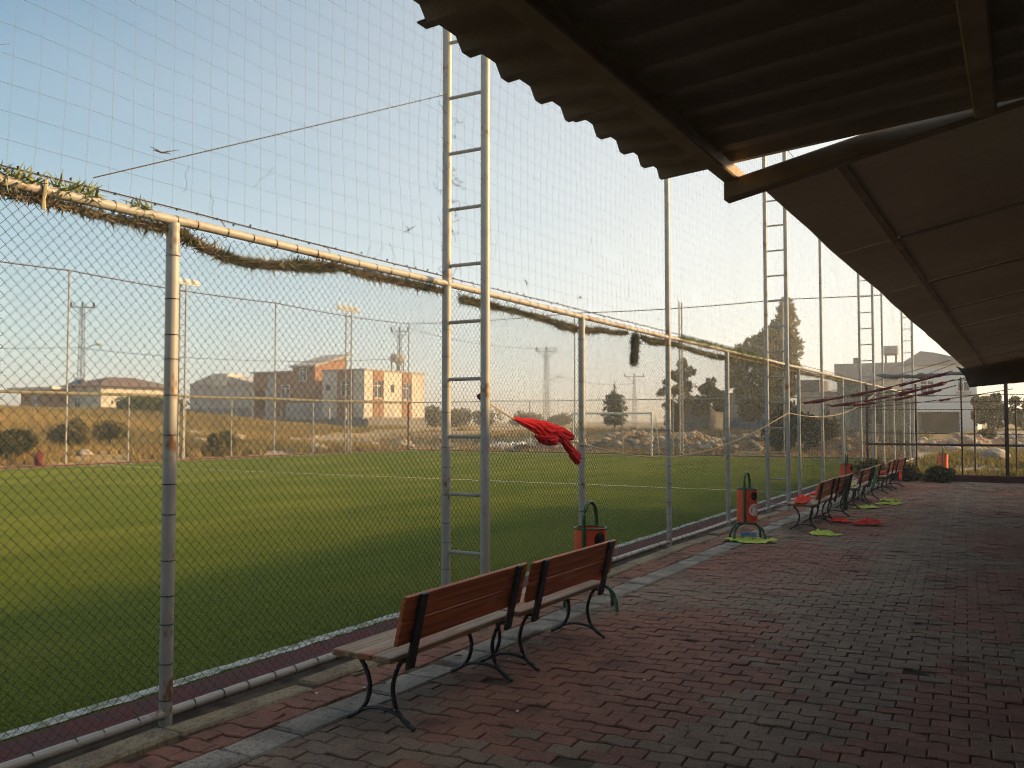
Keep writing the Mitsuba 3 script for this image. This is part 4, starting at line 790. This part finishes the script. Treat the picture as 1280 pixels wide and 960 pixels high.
R2_ = [(0.0, 2.2, 0.55, 0.5), (-0.7, 2.6, 0.5, 0.4), (0.4, 3.0, 0.6, 0.5), (-0.3, 3.6, 0.6, 0.5), (0.6, 3.9, 0.6, 0.45), (0.1, 4.6, 0.6, 0.5), (-0.5, 4.7, 0.35, 0.3), (0.75, 4.9, 0.4, 0.35), (0.2, 5.4, 0.4, 0.4), (-1.1, 3.6, 0.35, 0.3), (-1.4, 3.4, 0.25, 0.2), (-0.9, 4.2, 0.3, 0.25)]
tree('airy upright tree with gaps in its crown behind the goal end fence', 57.7, 20.0, clump(57.7, 20.0, R2_, 2), 2000, 0.13, 92, ((0.14, 0.12, 0.045), (0.25, 0.20, 0.08)), (0.13, (57.7, 20.0, 5.2)), shell=0.3)
R3_ = [(-0.3, 2.9, 0.7, 0.5), (0.5, 3.2, 0.8, 0.5), (0.1, 3.8, 0.6, 0.4), (0.9, 2.6, 0.5, 0.4), (-0.6, 2.3, 0.5, 0.4), (0.3, 4.3, 0.35, 0.3)]
tree('rounded green tree over the grey shed beside the airy tree', 60.4, 19.0, clump(60.4, 19.0, R3_, 3), 1700, 0.14, 93, ((0.11, 0.11, 0.045), (0.20, 0.185, 0.075)), (0.14, (60.4, 19.0, 3.8)))
R4_ = [(l, z, r, 0.22) for z, w in ((1.55, 0.75), (1.95, 0.85), (2.35, 0.72), (2.75, 0.6), (3.1, 0.4)) for l, r in ((-w * 0.6, 0.38), (0.0, 0.42), (w * 0.6, 0.38))] + [(0.0, 3.5, 0.16, 0.4)]
tree('small tiered pine with a bare leader left of the goal post', 53.7, 23.0, clump(53.7, 23.0, R4_, 4), 1500, 0.10, 94, ((0.06, 0.07, 0.028), (0.12, 0.12, 0.05)), (0.09, (53.7, 23.0, 4.1)))
R5_ = [(-0.5, 1.9, 0.5, 0.5), (0.3, 1.7, 0.6, 0.5), (-0.1, 2.5, 0.55, 0.45), (0.6, 2.3, 0.4, 0.4), (-0.5, 2.7, 0.3, 0.3), (0.5, 2.9, 0.3, 0.25)]
tree('small dark tree beside the white house at right', 56.6, 1.75, clump(56.6, 1.75, R5_, 5), 2600, 0.11, 95, ((0.05, 0.065, 0.02), (0.11, 0.115, 0.04)), (0.10, (56.6, 1.75, 2.4)))
tree('second small dark tree at the right edge', 57.6, -0.1, clump(57.6, -0.1, R5_, 6), 2200, 0.11, 96, ((0.05, 0.065, 0.02), (0.11, 0.115, 0.04)), (0.10, (57.6, -0.1, 2.3)))
shrub(50.5, 1.6, 1.0, 0.8, 'small round shrub before the white house at right', 97, dk, 1200, 0.08)
shrub(58.2, 20.7, 1.2, 1.9, 'narrow dark shrub under the airy tree', 98, dk, 1400, 0.10)

# ================================================================ HOUSES
def wall(parent, p0, p1, m, cuts=(), name='wall', label=None):
    b = mbox(p0, p1)
    for c in cuts: b = b - mbox(*c)
    part(parent, name, arr(b), m, label=label)
def window(parent, face, c, w, h, at, mull=True, depth=0.12, fm='white'):
    """A framed window in a west (x = at) or south (y = at) face; c: centre along the face and height."""
    t = 0.055; u0, u1, z0, z1 = c[0] - w / 2, c[0] + w / 2, c[1] - h / 2, c[1] + h / 2
    def bx_(ua, ub, za, zb, d0, d1): return bar((at + d0, ua, za), (at + d1, ub, zb)) if face == 'w' else bar((ua, at + d0, za), (ub, at + d1, zb))
    fr = [bx_(u0, u1, z0, z0 + t, -0.02, 0.05), bx_(u0, u1, z1 - t, z1, -0.02, 0.05), bx_(u0, u0 + t, z0 + t, z1 - t, -0.02, 0.05), bx_(u1 - t, u1, z0 + t, z1 - t, -0.02, 0.05)]
    if mull: fr += [bx_(c[0] - t / 2, c[0] + t / 2, z0 + t, z1 - t, -0.018, 0.045), bx_(u0 + t, u1 - t, c[1] + h * 0.2, c[1] + h * 0.2 + t, -0.016, 0.043)]
    part(parent, 'sill', bx_(u0 - 0.06, u1 + 0.06, z0 - 0.09, z0 - 0.003, -0.12, 0.04), 'greywall'); k = part(parent, 'window', bx_(u0 + 0.01, u1 - 0.01, z0 + 0.01, z1 - 0.01, 0.02, 0.035), 'pane'); part(k, 'frame', join(fr), fm)
def cut(face, c, w, h, at, d=0.35):
    return ((at - 0.2, c[0] - w / 2, c[1] - h / 2), (at + d, c[0] + w / 2, c[1] + h / 2)) if face == 'w' else ((c[0] - w / 2, at - 0.2, c[1] - h / 2), (c[0] + w / 2, at + d, c[1] + h / 2))
# white and brick house
hb = thing('house', 'white and brick house with flat roof and slanting brick upper part', 'house')
x0, y0 = 62.9, 51.1
wW = [('w', (53.35, 4.55), 1.0, 1.5)]; wS = [('s', (64.9, 4.45), 1.25, 1.6), ('s', (69.25, 4.35), 1.25, 1.6)]
wall(hb, (x0, y0, 0.2), (x0 + 9.3, 56.0, 6.15), 'cream', [cut(*w, at) for w, at in ((wW[0], x0), (wS[0], y0), (wS[1], y0))], label='white rendered wall')
for y in ((52.35, 54.2),): part(hb, 'brick_band', arr(mbox((x0 - 0.06, y[0], 1.9), (x0, y[1], 6.12)) - mbox(*cut(*wW[0], x0))), 'brick')
for a, b, w in ((64.15, 65.65, wS[0]), (68.5, 70.0, wS[1])): part(hb, 'brick_band', arr(mbox((a, y0 - 0.06, 1.9), (b, y0, 6.12)) - mbox(*cut(*w, y0))), 'brick')
part(hb, 'coping', join(bar((x0 - 0.12, y0 - 0.12, 6.153), (x0 + 9.4, y0 + 0.2, 6.27)), bar((x0 - 0.12, y0 + 0.2, 6.153), (x0 + 0.2, 56.1, 6.27))), 'greywall')
window(hb, 'w', *wW[0][1:2], 1.0, 1.5, x0 + 0.1); window(hb, 's', wS[0][1], 1.25, 1.6, y0 + 0.1); window(hb, 's', wS[1][1], 1.25, 1.6, y0 + 0.1)
part(hb, 'vent', seg((x0 - 0.05, 55.3, 4.65), (x0 + 0.05, 55.3, 4.65), 0.28, 14), 'pane'); part(hb, 'small_window', bar((66.75, y0 - 0.03, 4.25), (67.25, y0 + 0.02, 4.95)), 'pane')
part(hb, 'base_band', bar((x0 - 0.05, y0 - 0.05, 0.3), (x0 + 9.2, 55.95, 1.9)), 'darkwall')
part(hb, 'front_wall', bar((63.3, 56.05, 0.3), (63.6, 60.9, 3.3)), 'greywall', label='lower grey front wall')
bx0, by0, by1 = 64.0, 57.9, 60.7
pr = Polygon([(bx0, 0.2), (68.6, 0.2), (68.6, 7.95), (bx0, 6.75)]); m = trimesh.creation.extrude_polygon(pr, by1 - by0, engine='earcut'); v = np.array(m.vertices); v = np.c_[v[:, 0], by1 - v[:, 2], v[:, 1]]
part(hb, 'upper_wall', (v, np.array(m.faces)), 'brick', label='slanting brick upper storey')
pr = Polygon([(bx0 - 0.35, 6.66), (68.9, 8.04), (68.9, 8.22), (bx0 - 0.35, 6.84)]); m = trimesh.creation.extrude_polygon(pr, by1 - by0 + 0.5, engine='earcut'); v = np.array(m.vertices); v = np.c_[v[:, 0], by1 + 0.25 - v[:, 2], v[:, 1]]
part(hb, 'roof', (v, np.array(m.faces)), 'greywall', label='thin slanting roof slab')
window(hb, 'w', (59.35, 6.0), 0.9, 1.2, bx0 - 0.06); window(hb, 'w', (61.6, 4.4), 1.1, 1.3, bx0 - 0.06)
cD = [cut('w', (65.0, 3.6), 1.5, 1.9, bx0, 1.6), cut('w', (61.6, 4.4), 1.1, 1.3, bx0)]
wall(hb, (bx0, 60.7, 0.2), (71, 65.9, 6.25), 'brick', cD, 'side_wall'); part(hb, 'column', bar((bx0 - 0.07, 63.0, 1.6), (bx0, 63.9, 6.1)), 'greywall')
part(hb, 'terrace_wall', bar((bx0 + 1.45, 64.3, 2.7), (bx0 + 1.55, 65.75, 4.5)), 'cream'); part(hb, 'side_coping', bar((bx0 - 0.2, 60.75, 6.253), (71.1, 66.1, 6.4)), 'greywall')
for y in (64.1, 65.9): part(hb, 'column', bar((bx0 - 0.05, y - 0.14, 1.6), (bx0 + 0.2, y + 0.1, 4.6)), 'cream')
tk = thing('water_tank', 'water tank on a stand on the roof of the white and brick house', 'tank'); tx, ty, tz = 70.3, 53.0, 6.2
part(tk, 'barrel', join(seg((tx - 0.7, ty, tz + 1.5), (tx + 0.7, ty, tz + 1.5), 0.42, 18)), 'greywall', smooth=40)
part(tk, 'stand', join(*[bar((tx + a, ty + b, tz), (tx + a + 0.09, ty + b + 0.09, tz + 1.1)) for a in (-0.55, 0.5) for b in (-0.35, 0.3)], bar((tx - 0.6, ty - 0.4, tz + 1.1), (tx + 0.65, ty + 0.45, tz + 1.18))), 'darkwall')
# garden fence before it
gf = thing('garden_wall', 'low dark garden wall with posts in front of the white and brick house', 'wall'); part(gf, 'wall', bar((60.2, 48.5, 0.5), (60.4, 70, 1.75)), 'darkwall')
for y in np.arange(49, 70, 1.9): part(gf, 'post', bar((60.22, y, 1.75), (60.36, y + 0.12, 2.7)), 'greywall')
# grey shed
sh = thing('shed', 'long grey shed with slanting roof and white roof box, left of the brick house', 'shed')
pr = Polygon([(72.0, 1), (84, 1), (84, 6.8), (72, 5.6)]); 
wall(sh, (72, 73.6, 0.5), (84, 84.3, 5.7), 'greywall'); part(sh, 'lower_wall', bar((71.6, 74.5, 0.5), (71.95, 86, 3.0)), 'darkwall')
pr = Polygon([(73.8, 5.6), (84.4, 5.6), (84.4, 5.75), (80.9, 6.75), (79.7, 6.75)]) ; pr = Polygon([(73.4, 5.703), (84.5, 5.703), (80.9, 6.8), (78.6, 6.75)])
m = trimesh.creation.extrude_polygon(pr, 12.4, engine='earcut'); v = np.array(m.vertices); part(sh, 'roof', (np.c_[71.8 + v[:, 2], v[:, 0], v[:, 1]], np.array(m.faces)[:, ::-1]), 'greywall')
part(sh, 'roof_box', bar((71.7, 77.9, 5.5), (74.0, 80.4, 6.95)), 'cream', label='white box on the shed roof')
# house on the hilltop at left
hl = thing('house', 'low house on the hilltop at left with brown hipped roof', 'house')
wS1 = [('w', (69.9, 3.35), 0.9, 0.9)]
wall(hl, (45.0, 68.6, 1.2), (53, 73.3, 4.15), 'brick', [cut('w', (71.3, 3.3), 0.8, 0.8, 45.0)]); window(hl, 'w', (71.3, 3.3), 0.8, 0.8, 45.06)
part(hl, 'slab_roof', bar((44.3, 68.0, 4.153), (53.2, 74.2, 4.36)), 'cream', label='flat pale roof slab')
cs = [cut('w', (67.3, 3.0), 0.8, 1.0, 46.0), cut('s', (48.0, 3.0), 1.0, 1.2, 64.2)]
wall(hl, (46.0, 64.2, 1.2), (53, 68.55, 4.4), 'cream', cs); window(hl, 'w', (67.3, 3.0), 0.8, 1.0, 46.08); window(hl, 's', (48.0, 3.0), 1.0, 1.2, 64.28)
part(hl, 'hip_roof', (np.array([(45.4, 63.6, 4.404), (53.6, 63.6, 4.404), (53.6, 69.0, 4.404), (45.4, 69.0, 4.404), (48.2, 66.3, 5.25), (50.8, 66.3, 5.25)]), np.array([(0, 1, 5), (0, 5, 4), (1, 2, 5), (2, 3, 4), (2, 4, 5), (3, 0, 4), (0, 3, 2), (0, 2, 1)])), 'tile', label='brown hipped tile roof')
part(hl, 'chimney', bar((47.0, 69.6, 4.36), (47.4, 70.0, 4.75)), 'darkwall')
sp = thing('solar_heater', 'small solar water heater on the roof of the hilltop house', 'heater'); part(sp, 'panel', (np.array([(46.0, 67.2, 4.55), (46.0, 68.6, 4.55), (46.7, 68.6, 5.0), (46.7, 67.2, 5.0), (46.02, 67.2, 4.50), (46.02, 68.6, 4.50), (46.72, 68.6, 4.95), (46.72, 67.2, 4.95)]), np.array([(0, 1, 2), (0, 2, 3), (4, 6, 5), (4, 7, 6), (0, 4, 5), (0, 5, 1), (3, 2, 6), (3, 6, 7)])), 'pane'); part(sp, 'tank', seg((46.75, 67.2, 5.08), (46.75, 68.6, 5.08), 0.14, 12), 'white', smooth=40)
# pale cabin behind the trees
cb = thing('cabin', 'pale grey cabin half hidden behind the big tree', 'cabin'); wall(cb, (73.2, 18.2, 0.4), (79, 23.0, 3.75), 'greywall')
M['bluewall'] = mat('bluewall', (0.12, 0.20, 0.27), 0.8); part(cb, 'base_band', bar((73.1, 17.5, 0.4), (73.19, 22.2, 1.85)), 'bluewall', label='blue painted lower band'); part(cb, 'roof', bar((72.9, 17.9, 3.753), (79.2, 23.3, 3.9)), 'darkwall')
cd = thing('shed', 'low dark shed under the rounded tree', 'shed'); wall(cd, (67.0, 21.0, 0.4), (71, 24.2, 2.75), 'darkwall'); m = Polygon([(20.7, 2.753), (24.6, 2.753), (22.3, 3.2)]); e = trimesh.creation.extrude_polygon(m, 4.6, engine='earcut'); v = np.array(e.vertices); part(cd, 'roof', (np.c_[66.7 + v[:, 2], v[:, 0], v[:, 1]], np.array(e.faces)[:, ::-1]), 'greywall')
# right hand houses
h1 = thing('house', 'flat roofed house with grey parapet behind the third ladder mast', 'house')
cs = [cut('w', (9.2, 2.1), 1.2, 1.6, 68.0)]
wall(h1, (68, 6.9, 0.2), (76, 11.7, 4.45), 'cream', cs); window(h1, 'w', (9.2, 2.1), 1.2, 1.6, 68.1); part(h1, 'parapet', bar((67.8, 6.8, 4.453), (76.1, 11.85, 5.7)), 'greywall', label='grey parapet'); part(h1, 'chimney', bar((68.5, 10.3, 5.7), (68.9, 10.65, 6.15)), 'darkwall')
tk = thing('water_tank', 'grey water tank on the flat roof behind the ladder masts', 'tank'); part(tk, 'barrel', seg((70.8, 7.9, 6.75), (70.8, 8.95, 6.75), 0.36, 18), 'greywall', smooth=40); part(tk, 'stand', join(*[bar((70.5 + a, 8.0 + b, 5.7), (70.58 + a, 8.08 + b, 6.42)) for a in (0, 0.5) for b in (0, 0.7)], bar((70.45, 7.95, 6.4), (71.1, 8.8, 6.45))), 'darkwall')
h2 = thing('house', 'white house with gable and dark garage opening at right', 'house')
cs = [((59.5, 3.35, -0.2), (64.5, 5.75, 2.15)), cut('w', (5.1, 3.6), 0.8, 0.9, 60.0)]
wall(h2, (60, 2.4, -0.2), (66, 6.35, 5.0), 'white', cs); part(h2, 'garage_back', bar((63.6, 3.3, 0.3), (63.9, 5.8, 2.2)), 'greywall')
window(h2, 'w', (5.1, 3.6), 0.8, 0.9, 60.08); window(h2, 'w', (3.1, 3.75), 0.7, 0.8, 59.96)
m = Polygon([(2.0, 5.003), (6.7, 5.003), (5.4, 5.85), (4.6, 5.72)]); e = trimesh.creation.extrude_polygon(m, 6.6, engine='earcut'); v = np.array(e.vertices); part(h2, 'roof', (np.c_[59.7 + v[:, 2], v[:, 0], v[:, 1]], np.array(e.faces)[:, ::-1]), 'greywall')
h3 = thing('house', 'low cream house seen between the second ladder mast and the next pole', 'house')
wall(h3, (82.2, 13.9, 0.3), (90, 17.4, 4.0), 'cream', [cut('w', (15.2, 2.6), 0.9, 1.1, 82.2)]); window(h3, 'w', (15.2, 2.6), 0.9, 1.1, 82.28); part(h3, 'roof_store', bar((84, 16.0, 4.003), (88, 18.3, 5.3)), 'darkwall'); part(h3, 'coping', bar((82.0, 13.7, 4.003), (83.9, 17.6, 4.15)), 'greywall')
gw = thing('garden_wall', 'low white wall at the right edge behind the small trees', 'wall'); part(gw, 'wall', bar((58.3, -6, 0.2), (58.5, 1.9, 1.15)), 'cream')

# ================================================================ UTILITY POLES AND WIRES
M['utility'] = mat('utility', (0.10, 0.085, 0.07), 0.8)
def utility(x, y, top, label, arm=1.1, lamp=False, ang=0.0, w=0.19, m='utility'):
    z0 = float(zt(x, y)); k = thing('utility_pole', label, 'pole', 'steel lattice utility poles'); c, s = math.cos(ang), math.sin(ang); ms = []
    for a, b in ((-1, -1), (-1, 1), (1, -1), (1, 1)): ms.append(tubes([(x + a * w * 1.25, y + b * w * 1.25, z0 - 0.2), (x + a * w * 0.6, y + b * w * 0.6, top)], 0.026, 4))
    n = int((top - z0) / 0.62); zs = np.linspace(z0 + 0.3, top - 0.05, n)
    for q in range(n - 1):
        f0 = w * (1.25 - 0.65 * (zs[q] - z0) / (top - z0)); f1 = w * (1.25 - 0.65 * (zs[q + 1] - z0) / (top - z0))
        for a, b, d, e in ((-1, -1, 1, -1), (1, 1, -1, 1), (-1, 1, -1, -1), (1, -1, 1, 1)):
            ms.append(tubes([(x + a * f0, y + b * f0, zs[q]), (x + d * f1, y + e * f1, zs[q + 1])], 0.012, 3)); ms.append(tubes([(x + a * f0, y + b * f0, zs[q]), (x + d * f0, y + e * f0, zs[q])], 0.013, 3))
    part(k, 'lattice', join(ms), m)
    d = np.array([ct * c - st_ * s, st_ * c + ct * s, 0.0]); o = np.array([x, y, top])
    part(k, 'crossarm', join(tubes([o - d * arm, o + d * arm], 0.05, 5, True), tubes([o - d * arm * 0.85, o - [0, 0, 0.8]], 0.03, 4), tubes([o + d * arm * 0.85, o - [0, 0, 0.8]], 0.03, 4)), m)
    for q in (-0.92, 0.0, 0.92): part(k, 'insulator', move(spin([(0.001, 0.0), (0.07, 0.02), (0.05, 0.1), (0.11, 0.16), (0.06, 0.26), (0.11, 0.32), (0.05, 0.42), (0.001, 0.44)], 10), o + d * arm * q), 'black')
    if lamp:
        l0 = np.array([x, y, top - (top - z0) * 0.40]); part(k, 'lamp_arm', tubes([l0, l0 + d * 0.7 + [0, 0, 0.35], l0 + d * 1.1 + [0, 0, 0.5]], 0.03, 5), m); part(k, 'street_lamp', blob(l0 + d * 1.3 + [0, 0, 0.52], (0.3, 0.22, 0.12), 2, 0.1, 2), 'greywall')
    return o, d
o1, d1 = utility(47.05, 68.3, 11.1, 'lattice utility pole with street lamp on the hill at left', 0.95, True, 0.25)
o2, d2 = utility(68.4, 51.35, 10.1, 'lattice utility pole rising behind the white and brick house', 0.85)
o3, d3 = utility(79.8, 41.6, 8.6, 'lattice utility pole with street lamp beyond the red cloth', 1.05, True)
o4, d4 = utility(121.6, 49.0, 8.0, 'distant utility pole left of the first plain net pole', 1.5, w=0.2)
for n_, (a, b, lab) in enumerate(((o1 + [0, 0, -3.4], o1 + [-30, 55, -1.5], 'power line running left from the hill pole'), (o1 + [0, 0, -3.45], o2 + [0, 0, -2.6], 'power line between the hill pole and the brick house pole'),
                                  (o2 + d2 * 0.8 + [0, 0, .3], o3 + d3 * 0.9 + [0, 0, .3], 'power line between the brick house pole and the next pole'), (o3 + [0, 0, -2.2], o4 + [0, 0, -1.0], 'power line to the distant pole'))):
    single('power_line', tubes(sagline(a, b, 0.6, 20), 0.022, 4), 'black', lab, 'wire')

# ================================================================ HAZE
scene['haze_air'] = {'type': 'homogeneous', 'albedo': rgb((0.96, 0.95, 0.93)), 'sigma_t': HAZE, 'phase': {'type': 'hg', 'g': 0.45}}
scene['haze'] = {'type': 'cube', 'to_world': BASE @ T().translate([0, 0, 6.0]).scale([1600, 1600, 8.0]), 'bsdf': {'type': 'null'}, 'interior': {'type': 'ref', 'id': 'haze_air'}}
tag('haze', kind='stuff'); scene['camera']['medium'] = {'type': 'ref', 'id': 'haze_air'}
